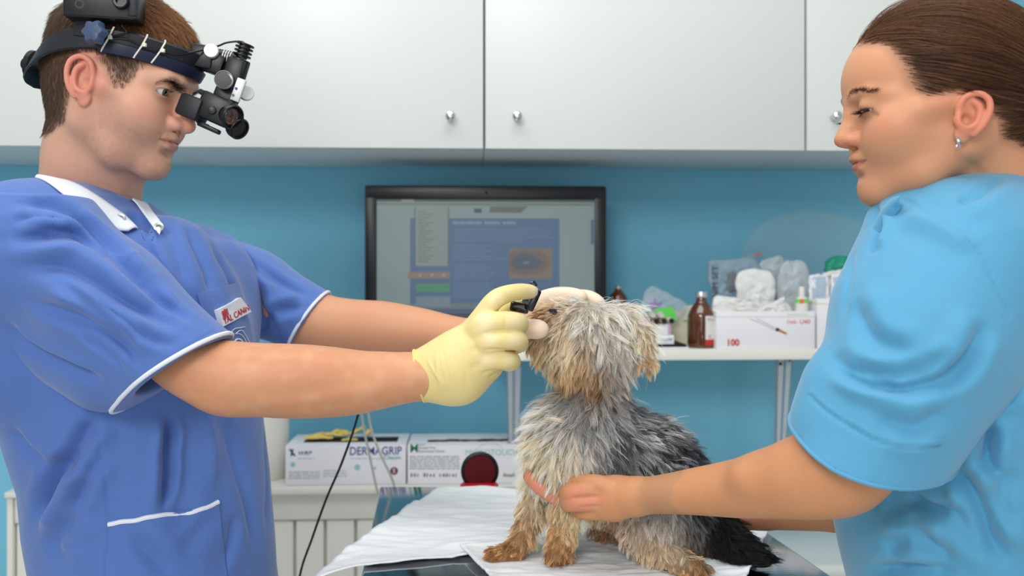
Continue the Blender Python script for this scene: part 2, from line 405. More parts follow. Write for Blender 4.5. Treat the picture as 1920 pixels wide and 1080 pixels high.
# shelf on two brackets
s0 = R(905, 657, -.27); s1 = R(1760, 657, -.27); SZ = s0[2]
sh = empty('wall_shelf', ((s0[0]+s1[0])/2, -.135, SZ), True, label='white wall shelf holding cartons and amber bottles', cat='shelf')
MB().box((s0[0], -.27, SZ-.021), (s1[0], -.002, SZ), .0008).build('board', m_shelf, sh)
for px in (964, 1472):
    c = R(px, 690, -.235); x = c[0]; zt = SZ-.0215; H = .27
    dx = (R(px, 690, -.16)-c)[0]           # the foot stays under the head as seen in the photograph's plan
    mb = MB()
    for sg in (-1, 1):
        mb.plate([(x+sg*.0155, -.235, zt), (x+sg*.0155, -.222, zt), (x+sg*.0085, -.19, zt-H), (x+sg*.0085, -.20, zt-H)], np.array([-sg*.002, 0, 0]))
    mb.plate([(x-.0155, -.235, zt), (x-.003, -.235, zt), (x-.002, -.20, zt-H), (x-.0085, -.20, zt-H)], np.array([0, .002, 0]))
    mb.plate([(x+.003, -.235, zt), (x+.0155, -.235, zt), (x+.0085, -.20, zt-H), (x+.002, -.20, zt-H)], np.array([0, .002, 0]))
    mb.plate([(x-.003, -.228, zt), (x+.003, -.228, zt), (x+.002, -.195, zt-H), (x-.002, -.195, zt-H)], np.array([0, .002, 0]))
    mb.box((x-.008, -.20, zt-H+.001), (x+.008, -.001, zt-H+.012), .001); mb.box((x-.012, -.222, zt-.006), (x+.012, -.001, zt-.0005), .001)
    bk = mb.build('bracket', m_bracket, sh)
    for ddx, dz in ((-.009, .012), (.009, .004)):
        z = zt-dz; v = -.235+dz*.13
        MB().cyl((x+ddx, v-.0018, z), (x+ddx, v+.003, z), .0032).build('screw', m_hole, bk)
# slotted white rail on the wall at the right
q = R(1622, 430, -.004)
rl = empty('wall_rail', (q[0], -.004, q[2]-.12), True, label='white slotted rail on the blue wall beside the woman', cat='rail')
MB().box((q[0]-.008, -.010, q[2]-.13), (q[0]+.012, -.001, q[2]), .001).build('strip', m_white, rl)
for i in range(4): MB().box((q[0]-.001, -.0108, q[2]-.018-i*.03), (q[0]+.005, -.0098, q[2]-.008-i*.03), .0004).build('slot', m_hole, rl)
# radiator cover with ledge at the left
RV = -.22; e0 = R(8, 912, RV-.02); e1 = R(1240, 905, RV-.02); LZ = 1.25-(905-500)/F*1.79
rd = empty('radiator_cover', ((e0[0]+e1[0])/2, RV/2, 0), True, label='cream ribbed radiator cover with a ledge under the glove boxes', cat='radiator')
MB().box((e0[0], RV-.022, LZ-.012), (e1[0], -.003, LZ), .003).build('ledge', m_rad, rd)
MB().box((e0[0]+.012, RV-.008, LZ-.066), (e1[0]-.012, RV+.012, LZ-.0125), .004).build('top_rail', m_rad, rd)
MB().box((e0[0], RV-.012, 0), (e0[0]+.0115, -.003, LZ-.0125), .002).build('side_panel', m_rad, rd)
x = e0[0]+.013
MB().box((x, RV+.008, .02), (e1[0]-.012, RV+.014, LZ-.067), .0).build('back_panel', m_rad, rd)
while x < e1[0]-.07:
    MB().box((x+.002, RV-.004, .03), (x+.057, RV+.0075, LZ-.067), .003).build('panel', m_rad, rd); x += .0605
# ---------------------------------------------------------------- steel examination table and pads
m_steel = mat('brushed_steel', (170, 172, 175), .07, 1, bump=[('noise', 40, .05, .001, (1, 12, 1))])
m_rubber = mat('dark_grey_plastic', (45, 47, 50), .5)
TZ = CZ-.372
def tp(px, py): d = F*(CZ-TZ)/(py-HY); return P(px, py, d)
c_fl, c_fr, c_nr, c_nl = tp(712, 912), tp(1313, 912), tp(1560, 1080), tp(677, 1080)
def ext(a, b, k): return a+(b-a)*k
c_nr, c_nl = ext(c_fr, c_nr, 1.07), ext(c_fl, c_nl, 1.07)
tb = empty('examination_table', (.05, 1.15, 0), label='stainless steel examination table the small dog sits on', cat='table')
mb = MB(); mb.plate([c_fl, c_fr, c_nr, c_nl], np.array([0, 0, -.028])); bmesh.ops.bevel(mb.bm, geom=mb.bm.edges[:], offset=.0035, segments=3, affect='EDGES', profile=.5)
mb.build('tabletop', m_steel, tb)
for c, e in ((c_fl, c_nr), (c_fr, c_nl), (c_nr, c_fl), (c_nl, c_fr)):
    p = c+(e-c)*.08; MB().cyl((p[0], p[1], 0.0), (p[0], p[1], TZ-.0285), .016).build('leg', m_steel, tb)
# absorbent pads: grids laid on the table, sagging beyond its edge
m_pad = mat('absorbent_pad', (235, 240, 243), .85, bump=[('noise', 26, .55, .006, (1, 2.2, 1)), ('noise', 120, .25, .0015, (.6, 2.5, 1))])
def inpoly(p, poly):
    r = False; n = len(poly)
    for i in range(n):
        a, b = poly[i], poly[(i+1) % n]
        if (a[1] > p[1]) != (b[1] > p[1]) and p[0] < (b[0]-a[0])*(p[1]-a[1])/(b[1]-a[1])+a[0]: r = not r
    return r
def pad(name, corners, lift, drop, label, group=None, seed=0, n=90):
    a, b, c, d = [tp(*q) for q in corners]; V = []; U = np.linspace(0, 1, n)
    for v in U:
        for u in U: V.append((a*(1-u)+b*u)*(1-v)+(d*(1-u)+c*u)*v)
    V = np.array(V); u = np.tile(U, n); v = np.repeat(U, n)
    w = vnoise(V*[1, 1.8, 0], 9, seed)*.0035+vnoise(V*[.7, 2.6, 0], 26, seed+3)*.0018+vnoise(V*[1, 2, 0], 60, seed+5)*.0006
    L = c_fl; D = c_nl-c_fl; D = D/np.linalg.norm(D); off = np.maximum(((V-L)[:, 0]*D[1]-(V-L)[:, 1]*D[0])*1., 0)
    off = np.maximum(-((V-L)[:, 0]*-D[1]+(V-L)[:, 1]*D[0]), 0)
    V[:, 2] += lift+np.abs(w)+np.maximum(w, 0)*.8
    V[:, 2] -= off*off*drop*2+off*drop*.12
    e = np.minimum(np.minimum(u, 1-u), np.minimum(v, 1-v)); V[:, 2] += .003*np.exp(-(e/.03)**2)
    B = V.copy(); B[:, 2] -= .0022
    q = [(j*n+i, j*n+i+1, (j+1)*n+i+1, (j+1)*n+i) for j in range(n-1) for i in range(n-1)]; q = np.array(q)
    N = n*n; rim = [i for i in range(n)]+[j*n+n-1 for j in range(1, n)]+[N-1-i for i in range(1, n)]+[j*n for j in range(n-2, 0, -1)]
    s_ = np.array([(rim[i], rim[(i+1) % len(rim)], rim[(i+1) % len(rim)]+N, rim[i]+N) for i in range(len(rim))])
    nn = np.cross(V[q[0, 1]]-V[q[0, 0]], V[q[0, 3]]-V[q[0, 0]])[2] < 0
    Q = np.vstack([q, q[:, ::-1]+N, s_[:, ::-1]]);
    if nn: Q = Q[:, ::-1]
    return tag(mk(name, np.vstack([V, B]), Q, m_pad), label, 'pad', group)
pad('absorbent_pad', [(827, 919), (1452, 958), (1380, 1003), (582, 1077)], .0032, .9, 'crinkled white absorbent pad reaching over the left table edge', seed=1)
pad('absorbent_pad', [(862, 1040), (1453, 984), (1395, 1112), (932, 1112)], .0095, .9, 'white absorbent pad laid on top, directly under the dog paws', seed=4)
# white chest standing at the wall right of the table
q0 = R(1440, 990, -.30); q1 = R(1800, 990, -.30); q0[2] = q1[2] = CZ-.586
bn = empty('white_bin', ((q0[0]+q1[0])/2, -.16, 0), True, label='smooth white bin standing by the wall right of the table', cat='bin')
MB().box((q0[0], -.30, .0), (q1[0], -.02, q0[2]-.03), .012, 4).build('body', m_white, bn)
MB().box((q0[0]-.006, -.306, q0[2]-.029), (q1[0]+.006, -.012, q0[2]), .012, 4).build('lid', m_white, bn)
# ---------------------------------------------------------------- monitor
m_bez = mat('monitor_bezel', (22, 24, 27), .35); m_scr = mat('screen_grey', (60, 70, 72), .25, emit=((128, 146, 146), .62))
def em(name, c, k=.62): return mat(name, tuple(int(x*.4) for x in c), .3, emit=(c, k))
MV = -.16; a0 = R(684, 347, MV); a1 = R(1137, 614, MV)
mo = empty('monitor', ((a0[0]+a1[0])/2, MV+.04, a1[2]), True, label='black flat monitor on the blue wall showing a blue web page', cat='monitor')
X0, X1, Z1, Z0 = a0[0], a1[0], a0[2], a1[2]
S0 = R(706, 374, MV); S1 = R(1115, 588, MV)
mb = MB(); mb.box((X0, MV, S0[2]), (X1, MV+.03, Z1), .004); mb.box((X0, MV, Z0), (X1, MV+.03, S1[2]), .004)
mb.box((X0, MV+.0002, Z0+.002), (S0[0], MV+.0295, Z1-.002), .002); mb.box((S1[0], MV+.0002, Z0+.002), (X1, MV+.0295, Z1-.002), .002)
mb.box((X0+.01, MV+.015, Z0+.01), (X1-.01, MV+.045, Z1-.01), .008); mb.build('frame', m_bez, mo)
MB().cyl(((X0+X1)/2, MV+.001, (S0[2]+Z1)/2), ((X0+X1)/2, MV-.0006, (S0[2]+Z1)/2), .003).build('camera_lens', m_hole, mo)
MB().box(((X0+X1)/2-.05, MV+.046, (Z0+Z1)/2-.05), ((X0+X1)/2+.05, -.001, (Z0+Z1)/2+.05), .003).build('wall_mount', m_bez, mo)
sc = MB().box((S0[0]-.001, MV+.004, S1[2]-.001), (S1[0]+.001, MV+.014, S0[2]+.001), 0).build('screen', m_scr, mo)
def pl(x0, y0, x1, y1, c, nm='page_block', lv=1, k=.62):
    a = R(x0, y0, MV+.0038); b = R(x1, y1, MV+.0038)
    return MB().box((a[0], MV+.0038-lv*.0004, b[2]), (b[0], MV+.0042-lv*.0004, a[2]), 0).build(nm, em('scr_%d_%d_%d' % c, c, k), sc)
pl(707, 375, 1114, 379, (46, 52, 54), 'title_bar'); pl(753, 374, 776, 380, (128, 140, 132), 'browser_tab', 2)
pl(707, 380, 1112, 386, (112, 120, 108), 'address_bar'); pl(1108, 412, 1113, 458, (80, 102, 130), 'scroll_bar')
pl(769, 409, 1049, 569, (86, 112, 142)); pl(777, 389, 842, 499, (132, 146, 144), 'page_block', 2); pl(777, 388, 779, 499, (90, 100, 100), 'page_line', 3); pl(840, 388, 842, 499, (90, 100, 100), 'page_line', 3)
pl(765, 510, 843, 522, (142, 122, 108), 'page_banner', 2); pl(780, 532, 843, 547, (84, 140, 112), 'page_button', 2); pl(780, 556, 844, 574, (118, 136, 146), 'page_block', 2)
pl(745, 579, 1114, 589, (82, 100, 124), 'task_bar', 1); pl(745, 570, 1050, 578, (110, 124, 128), 'page_footer', 1)
mb = MB()
for k in range(19):
    y = 396+k*5.2; w = 12+((k*37) % 22); a = R(784, y, MV); b = R(784+w, y+1.4, MV); mb.box((a[0], MV+.0026, b[2]), (b[0], MV+.0029, a[2]), 0)
mb.build('menu_text', em('scr_menu', (98, 108, 110)), sc)
mb = MB()
for k in range(26):
    y = 429+k*5.1
    if k in (5, 12, 19): continue
    w = (168, 184, 182, 186, 130, 0, 72, 60, 74, 58, 76, 98, 0, 60, 70, 62, 80, 74, 66, 0, 74, 66, 78, 72, 60, 70)[k]; a = R(851, y, MV); b = R(851+w, y+1.5, MV); mb.box((a[0], MV+.0026, b[2]), (b[0], MV+.0029, a[2]), 0)
mb.build('page_text', em('scr_text', (104, 132, 162)), sc)
a = R(849, 420, MV); b = R(969, 412, MV)
mb = MB()
for k in range(24):
    if k in (11, 18): continue
    p = R(850+k*4.9, 420, MV); q_ = R(850+k*4.9+3.6, 415+(k % 3)*.6, MV); mb.box((p[0], MV+.0026, p[2]), (q_[0], MV+.0029, q_[2]), 0)
mb.build('page_heading', em('scr_head', (140, 158, 172)), sc)
pl(889, 391, 903, 399, (70, 84, 90), 'page_picture', 2)
mb = MB(); a = [R(x, y, MV) for x, y in ((918, 398), (919, 387), (990, 387), (982, 394), (976, 399))]; mb.plate([(p[0], MV+.0028, p[2]) for p in a], np.array([0, .0004, 0])); mb.build('page_picture', em('scr_dogs', (98, 106, 106)), sc)
m_eye = mat('screen_eye', (90, 80, 75), .4)   # the eye photograph: rings drawn by a procedural gradient
nt = m_eye.node_tree; tcn = nt.nodes.new('ShaderNodeTexCoord'); g = nt.nodes.new('ShaderNodeTexGradient'); g.gradient_type = 'SPHERICAL'; mp = nt.nodes.new('ShaderNodeMapping')
mp.inputs['Scale'].default_value = (1.7, 1, 2.2); mp.inputs['Location'].default_value = (.1, 0, 0); rp = nt.nodes.new('ShaderNodeValToRGB'); ns = nt.nodes.new('ShaderNodeTexNoise'); ns.inputs['Scale'].default_value = 4
mxx = nt.nodes.new('ShaderNodeMapping'); mxx.inputs['Location'].default_value = (0, 0, 0)
el = rp.color_ramp.elements; el[0].color = rgba((128, 118, 106)); el[0].position = .0; el[1].color = rgba((80, 96, 114)); el[1].position = .62
for pos, c in ((.2, (112, 102, 98)), (.36, (118, 102, 100)), (.45, (88, 92, 100)), (.8, (72, 88, 106)), (.95, (112, 130, 144))):
    e = el.new(pos); e.color = rgba(c)
nt.links.new(tcn.outputs['Generated'], mxx.inputs[0]); sb = nt.nodes.new('ShaderNodeVectorMath'); sb.operation = 'SUBTRACT'; sb.inputs[1].default_value = (.46, 0, .55)
nt.links.new(mxx.outputs[0], sb.inputs[0]); nt.links.new(sb.outputs[0], mp.inputs[0])
ad = nt.nodes.new('ShaderNodeVectorMath'); ad.operation = 'ADD'; nt.links.new(mp.outputs[0], ad.inputs[0]); s2 = nt.nodes.new('ShaderNodeVectorMath'); s2.operation = 'SCALE'; s2.inputs['Scale'].default_value = .35
nt.links.new(tcn.outputs['Generated'], ns.inputs['Vector']); nt.links.new(ns.outputs['Color'], s2.inputs[0]); s3 = nt.nodes.new('ShaderNodeVectorMath'); s3.operation = 'SUBTRACT'; s3.inputs[1].default_value = (.17, .17, .17)
nt.links.new(s2.outputs[0], s3.inputs[0]); nt.links.new(s3.outputs[0], ad.inputs[1]); nt.links.new(ad.outputs[0], g.inputs[0]); nt.links.new(g.outputs[1], rp.inputs[0])
bs = nt.nodes['Principled BSDF']; nt.links.new(rp.outputs[0], bs.inputs['Emission Color']); bs.inputs['Emission Strength'].default_value = .62; bs.inputs['Base Color'].default_value = (.03, .03, .03, 1)
a = R(954, 466, MV); b = R(1036, 523, MV); MB().box((a[0], MV+.0026, b[2]), (b[0], MV+.003, a[2]), 0).build('eye_picture', m_eye, sc)
for k in range(3):
    a = R(785+k*22, 514, MV); b = R(790+k*22, 518, MV); MB().box((a[0], MV+.0026, b[2]), (b[0], MV+.0029, a[2]), 0).build('banner_icon', em('scr_icon', (160, 160, 160)), sc)
# ---------------------------------------------------------------- printed cartons
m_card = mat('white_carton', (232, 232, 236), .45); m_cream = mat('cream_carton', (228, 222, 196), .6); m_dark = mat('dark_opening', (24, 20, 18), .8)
m_ink = mat('blue_ink', (40, 62, 140), .5); m_teal = mat('teal_ink', (60, 160, 150), .5); m_grey = mat('grey_ink', (120, 124, 132), .6); m_lg = mat('light_grey_ink', (170, 176, 184), .6)
m_green = mat('green_ink', (30, 130, 100), .5); m_ltteal = mat('pale_teal_ink', (150, 196, 200), .5); m_maroon = mat('maroon_ink', (110, 24, 50), .5); m_wht = mat('white_ink', (240, 240, 240), .5)
m_red = mat('red_ink', (196, 44, 40), .5); m_pink = mat('pink_ink', (216, 110, 106), .5); m_blk = mat('black_ink', (26, 26, 28), .5)
def carton(name, px0, px1, py0, py1, v, depth, label, m=None, group=None, cat='box', bev=.0012, pyz=None):
    a = R(px0, py1, v); b = R(px1, py1, v); z0 = a[2] if pyz is None else pyz; z1 = z0+(py1-py0)/F*(D0+v)*1.0
    r = empty(name, ((a[0]+b[0])/2, v+depth/2, z0), True, label=label, cat=cat, group=group)
    MB().box((a[0], v, z0), (b[0], v+depth, z1), bev).build('carton', m or m_card, r); r['_'] = 0; del r['_']
    return r, a[0], b[0], z0, z1
def stx(r, s, px, py, v, hpx, m, wpx=None, nm='lettering', bold=0., shear=0.):
    p = R(px, py, v); sz = hpx/F*(D0+v)/.7; w = wpx/F*(D0+v) if wpx else None
    return text(nm, s, (p[0], v-.0004, p[2]), sz, m, r, w, bold=bold*sz, shear=shear)
def stripes(r, x0, x1, ys, v, m, nm='small_print', h=1.6, seed=0, dash=True):
    rg = random.Random(seed); mb = MB()
    for y in ys:
        x = x0
        while x < x1:
            w = rg.uniform(5, 16) if dash else (x1-x0); p = R(x, y, v); q = R(min(x+w, x1), y+h, v); mb.box((p[0], v-.0004, q[2]), (q[0], v+.0003, p[2]), 0); x += w+2
    return mb.build(nm, m, r)
LV = -.215                                 # glove boxes stand at the front of the ledge
g1, x0, x1, z0, z1 = carton('glove_box', 535, 761, 829, 903, LV, .12, 'white glove box with dark blue lettering and yellow gloves on it', group='glove boxes on the ledge', pyz=LZ+.0005)
stx(g1, 'DERMAGRIP', 655, 853, LV, 15, m_ink, 96, bold=.035); stx(g1, 'Classic', 719, 861, LV, 6.5, m_teal, 32, bold=.02)
stx(g1, 'WRP', 558, 853, LV, 7, m_ink, 24, shear=.3, bold=.02)
for cx, col_, dx in ((541, m_ink, 7), (547, m_green, -6)):
    a = R(cx, 842, LV); b = R(cx+dx+3, 855, LV); c = R(cx+4, 842, LV); d = R(cx+dx+7, 855, LV)
    MB().plate([(a[0], LV-.0004, a[2]), (c[0], LV-.0004, a[2]), (d[0], LV-.0004, b[2]), (b[0], LV-.0004, b[2])], np.array([0, .0006, 0])).build('emblem', col_, g1)
for cx, cy, rr in ((549, 871, .005), (670, 876, .006), (703, 878, .003)):
    p = R(cx, cy, LV); MB().cyl((p[0], LV-.0004, p[2]), (p[0], LV+.0004, p[2]), rr, bev=0).build('round_mark', m_ltteal, g1)
p = R(739, 883, LV); MB().cyl((p[0], LV-.0005, p[2]), (p[0], LV+.0004, p[2]), .0078, bev=0, n=32).build('size_dot', m_maroon, g1)
stx(g1, 'S', 736.2, 886.5, LV-.0004, 8, m_wht, bold=.03)
stripes(g1, 541, 600, (884, 888, 892, 896), LV, m_lg, seed=1); stripes(g1, 606, 650, (882, 887, 892), LV, m_lg, seed=2); stripes(g1, 657, 715, (859,), LV, m_ltteal, seed=3); stripes(g1, 558, 590, (859,), LV, m_ltteal, seed=4)
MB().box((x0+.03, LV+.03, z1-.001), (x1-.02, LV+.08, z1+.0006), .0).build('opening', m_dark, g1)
g2, x0, x1, z0, z1 = carton('glove_box', 764, 992, 829, 902, LV-.004, .125, 'white glove box with teal lettering behind the red mirror', group='glove boxes on the ledge', pyz=LZ+.0005)
V2 = LV-.004
stx(g2, 'M', 768, 848, V2, 16, m_green, 14, bold=.015); stx(g2, 'MICROTOUCH', 872, 854, V2, 11, m_ltteal, 98, bold=.004); stx(g2, 'Ansell', 943, 894, V2, 7, m_blk, 22, bold=.01)
stx(g2, 'Latex', 785, 835, V2, 3.6, m_grey); stx(g2, 'Powder Free', 785, 841.5, V2, 4.2, m_grey); stx(g2, 'Examination Gloves', 785, 848, V2, 4.2, m_grey, 48)
stripes(g2, 768, 862, (855, 859.5, 864, 868.5, 873, 877.5), V2, m_lg, seed=5, h=2.2)
rg = random.Random(3); mb = MB()
for k in range(15):
    if k in (3, 8): continue
    x = 770+k*6; p = R(x, 887+rg.uniform(0, 2), V2); q = R(x+rg.uniform(2, 4.5), 894, V2); mb.box((p[0], V2-.0004, q[2]), (q[0], V2+.0003, p[2]), 0)
mb.build('icon_row', m_grey, g2)
arc = [R(918+27*math.cos(t), 848-17*math.sin(t), V2) for t in np.linspace(.25, 2.9, 14)]
MB().tube([(p[0], V2-.0002, p[2]) for p in arc], .0004, 5).build('arc_mark', m_ltteal, g2)
mb = MB(); xa = R(800, 820, V2)[0]; xb = R(955, 820, V2)[0]; rg = random.Random(4); n = 22
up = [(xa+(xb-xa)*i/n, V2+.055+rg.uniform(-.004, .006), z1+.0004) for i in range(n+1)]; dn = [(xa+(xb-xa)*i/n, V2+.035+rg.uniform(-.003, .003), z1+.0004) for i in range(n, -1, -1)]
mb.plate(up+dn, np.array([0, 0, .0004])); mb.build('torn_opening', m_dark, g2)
# yellow latex gloves lying on the first box
m_yglove = mat('yellow_glove', (232, 205, 105), .5, sss=.15, bump=[('noise', 90, .3, .002)])
def glovepile(px, py, w, hpx, seed, label):
    c = R(px, py, LV+.06); rg = random.Random(seed); sc_ = (D0+LV)/F
    f = Fld((c[0]-w*sc_*.62, LV+.0, c[2]-.004), (c[0]+w*sc_*.62, LV+.125, c[2]+.03), .0016)
    for k in range(7):
        t = rg.uniform(-.45, .45); y = LV+.06+rg.uniform(-.025, .025); L = rg.uniform(.12, .3)*w*sc_; an = rg.uniform(-.5, .5)
        a = np.array([c[0]+t*w*sc_, y, c[2]+rg.uniform(.001, hpx*sc_*.5)]); b = a+[L*math.cos(an), L*math.sin(an)*.6, rg.uniform(-.2, .5)*hpx*sc_]; b[2] = max(b[2], c[2]+.002); b[0] = min(max(b[0], c[0]-w*sc_*.5), c[0]+w*sc_*.5)
        f.cone(a, b, .0075, .006, .005, flat=((0, 0, 1), .42))
    m = f.mesh(); m.V[:, 2] = np.maximum(m.V[:, 2], c[2]+.0008); m.V += m.N*vnoise(m.V, 120, seed)[:, None]*.0014; m.norm()
    return tag(mk('latex_glove', m.V, m.Q, m_yglove, room=True), label, 'glove', 'yellow gloves on the glove box')
zt = R(0, 0, 0)
glovepile(592, 824, 78, 18, 2, 'crumpled yellow latex glove at the left on the glove box')
glovepile(650, 824, 82, 24, 5, 'crumpled yellow latex glove at the right on the glove box')
# paper towel roll at the far left of the ledge
m_paper = mat('paper_towel', (232, 230, 220), .9, bump=[('vor', 60, .3, .001)])
p = R(498, 897, -.13)
pr = empty('paper_towel_roll', (p[0], -.13, LZ), True, label='white paper towel roll standing behind the man', cat='paper roll')
MB().lathe([(.022, .002), (.045, .0), (.048, .004), (.048, .125), (.044, .132), (.022, .133), (.022, .002)], (p[0], -.13, LZ), 40).build('paper', m_paper, pr)
MB().lathe([(.0185, .001), (.0215, .001), (.0215, .1345), (.0185, .1345), (.0185, .001)], (p[0], -.13, LZ), 32).build('core', m_cream, pr)
# black round mirror with a red case on the ledge
m_redp = mat('red_plastic', (190, 20, 28), .35, coat=.3); m_dred = mat('dark_red_mirror', (84, 6, 12), .5, spec=.2)
MVX = -.30; p = R(900, 889, MVX); rr = 36/F*(D0+MVX)
mi = empty('folding_mirror', (p[0], MVX+.02, TZ+.001), True, label='round black-rimmed folding mirror with dark red face and red base', cat='mirror')
MX = -.535; p = R(900, 889, MX); rr = 36/F*(D0+MX); zb = TZ+.0012
mi.location = room2world((p[0], MX+.02, zb)); ORG[mi.name] = (np.array([p[0], MX+.02, zb]), True)
MB().lathe([(0, 0), (rr-.001, 0), (rr, .001), (rr, .007), (rr-.001, .008), (rr-.004, .0085), (rr-.005, .006), (0, .006)], (p[0], MX+.026, p[2]-.0), 48, (0, -1, 0.06)).build('rim', m_black, mi)
MB().cyl((p[0], MX+.0185, p[2]), (p[0], MX+.0175, p[2]+.0001), rr-.0055, n=48).build('mirror_face', m_dred, mi)
MB().lathe([(0, 0), (rr-.002, 0), (rr, .002), (rr, .005), (rr-.003, .0075), (0, .0075)], (p[0]-.001, MX+.014, zb), 48).build('base', m_redp, mi)
MB().cyl((p[0]-.012, MX+.022, zb+.007), (p[0]+.012, MX+.022, zb+.007), .004).build('hinge', m_black, mi)
# cords hanging behind the arms
m_cord = mat('black_cord', (18, 18, 20), .5); m_gcord = mat('grey_tube', (172, 174, 168), .45)
def cord(name, pp, d, r, m, label):
    pts = smooth_line([P(x, y, dd) for (x, y), dd in zip(pp, d)], 8)
    return MB().tube(pts, r, 8).build(name, m, label=label, cat='cord')
cord('black_cable', [(690, 700), (668, 790), (640, 870), (612, 935), (585, 1010), (562, 1080), (545, 1200), (520, 1300)], [1.32, 1.33, 1.34, 1.35, 1.36, 1.37, 1.38, 1.4], .0018, m_cord, 'thin black cable hanging diagonally in front of the glove box')
cord('grey_tube', [(672, 700), (680, 790), (692, 850), (706, 915), (712, 940), (704, 1000), (690, 1200)], [1.60]*7, .0022, m_gcord, 'thin grey tube hanging straight in front of the blue lettering')
cord('grey_tube', [(686, 700), (693, 790), (712, 848), (734, 895), (741, 925), (748, 1000), (750, 1200)], [1.59]*7, .0022, m_gcord, 'thin grey tube bending right towards the round size mark')
# ---------------------------------------------------------------- things on the shelf
SV = -.262
def sp(px, v): return R(px, 655, v)
m_amber = mat('amber_glass', (88, 44, 12), .08, coat=1., spec=.6, sss=.0); m_alu = mat('aluminium_cap', (205, 206, 208), .3, .8); m_label = mat('paper_label', (226, 224, 220), .6)
def bottle(px, wpx, top, base_z, v, label, lab=True, base_py=655):
    k = (D0+v)/F; c = R(px, base_py, v); r = wpx/2*k; z = base_z; H = (base_py-top)*k
    b = empty('amber_bottle', (c[0], v, z), True, label=label, cat='bottle', group='amber glass bottles on the shelf')
    MB().lathe([(0, .001), (r*.8, 0), (r*.97, .002), (r, .006), (r, H*.56), (r*.97, H*.60), (r*.78, H*.70), (r*.48, H*.80), (r*.37, H*.84), (r*.36, H*.93), (0, H*.935)], (c[0], v, z), 40).build('glass', m_amber, b)
    MB().lathe([(r*.37, H*.9), (r*.45, H*.905), (r*.46, H*.985), (r*.42, H), (0, H)], (c[0], v, z), 32).build('cap', m_alu, b)
    if lab:
        for z0, z1, m, e in ((.06, .16, m_red, .0004), (.16, .58, m_label, .0004), (.07, .57, m_label, .0001)):
            mb = MB(); rr_ = r+e; A_ = [math.radians(-90+a) for a in np.linspace(2, 92, 16)]
            vs0 = [mb.bm.verts.new((c[0]+rr_*math.cos(a), v+rr_*math.sin(a), z+H*z0)) for a in A_]; vs1 = [mb.bm.verts.new((c[0]+rr_*math.cos(a), v+rr_*math.sin(a), z+H*z1)) for a in A_]
            for i in range(15): mb.bm.faces.new((vs0[i], vs0[i+1], vs1[i+1], vs1[i]))
            if e > .0002: mb.build('label_band' if m is m_red else 'paper_label', m, b)
            else: mb.bm.free()
        q = R(px+8, base_py-11, v); text('lettering', 'C', (c[0]+r*.25, v-r*1.0-.0005, z+H*.185), .009, m_red, b)
        text('lettering', 'Rivanol', (c[0]+r*.2, v-r*1.0-.0003, z+H*.5), .006, m_grey, b)
    return b
bottle(1315, 52, 550, SZ, -.225, 'large amber glass bottle with white and red label on shelf')
# low tray and stacked small boxes left of the bottle
a = sp(1160, SV); b_ = sp(1291, SV)
tr = empty('open_tray', ((a[0]+b_[0])/2, SV+.06, SZ), True, label='flat white tray with dark inside at the shelf front', cat='tray')
MB().box((a[0], SV, SZ+.0003), (b_[0], SV+.12, SZ+.004), .0006).build('bottom', m_card, tr)
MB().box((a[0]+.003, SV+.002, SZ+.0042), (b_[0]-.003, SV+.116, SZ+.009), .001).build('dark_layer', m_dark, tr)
def sbox(px0, px1, z, hpx, v, dep, label, m=None):
    a = sp(px0, v); b = sp(px1, v); h = hpx*(D0+v)/F; r = empty('medicine_box', ((a[0]+b[0])/2, v+dep/2, z), True, label=label, cat='box', group='small medicine boxes on the shelf')
    MB().box((a[0], v, z+.0002), (b[0], v+dep, z+h), .0008).build('carton', m or m_card, r); return r, z+h+.0004
b1, zt1 = sbox(1150, 1264, SZ+.0092, 17.5, SV+.004, .07, 'flat white medicine box with small blue print, lowest of its stack')
stx(b1, 'CEVA', 1241, 639, SV+.004, 3.5, m_ink, 19); stripes(b1, 1238, 1262, (634,), SV+.004, m_ltteal, seed=8)
b2, zt2 = sbox(1150, 1258, zt1, 20, SV+.008, .06, 'white medicine box with rows of grey print under the vials')
stripes(b2, 1199, 1211, (608, 612, 616, 620), SV+.008, m_lg, seed=9); stripes(b2, 1217, 1228, (608, 612, 616, 620), SV+.008, m_lg, seed=10)
m_mauve = mat('mauve_card', (196, 160, 186), .5)
a = sp(1252.5, SV+.008); MB().box((a[0], SV+.0074, zt1+.001), (a[0]+.006, SV+.0084, zt2-.001), 0).build('end_stripe', m_mauve, b2)
b3, _z = sbox(1256, 1296, SZ+.0005, 60, SV+.125, .06, 'cream carton standing behind the stack, left of the bottle', m_cream)
b4, zt4 = sbox(1120, 1200, SZ+.0005, 56, SV+.14, .06, 'white carton under the smaller amber bottle, behind the dog')
bottle(1159, 34, 556, zt4, SV+.165, 'small amber glass bottle right beside the monitor edge', lab=False, base_py=606)
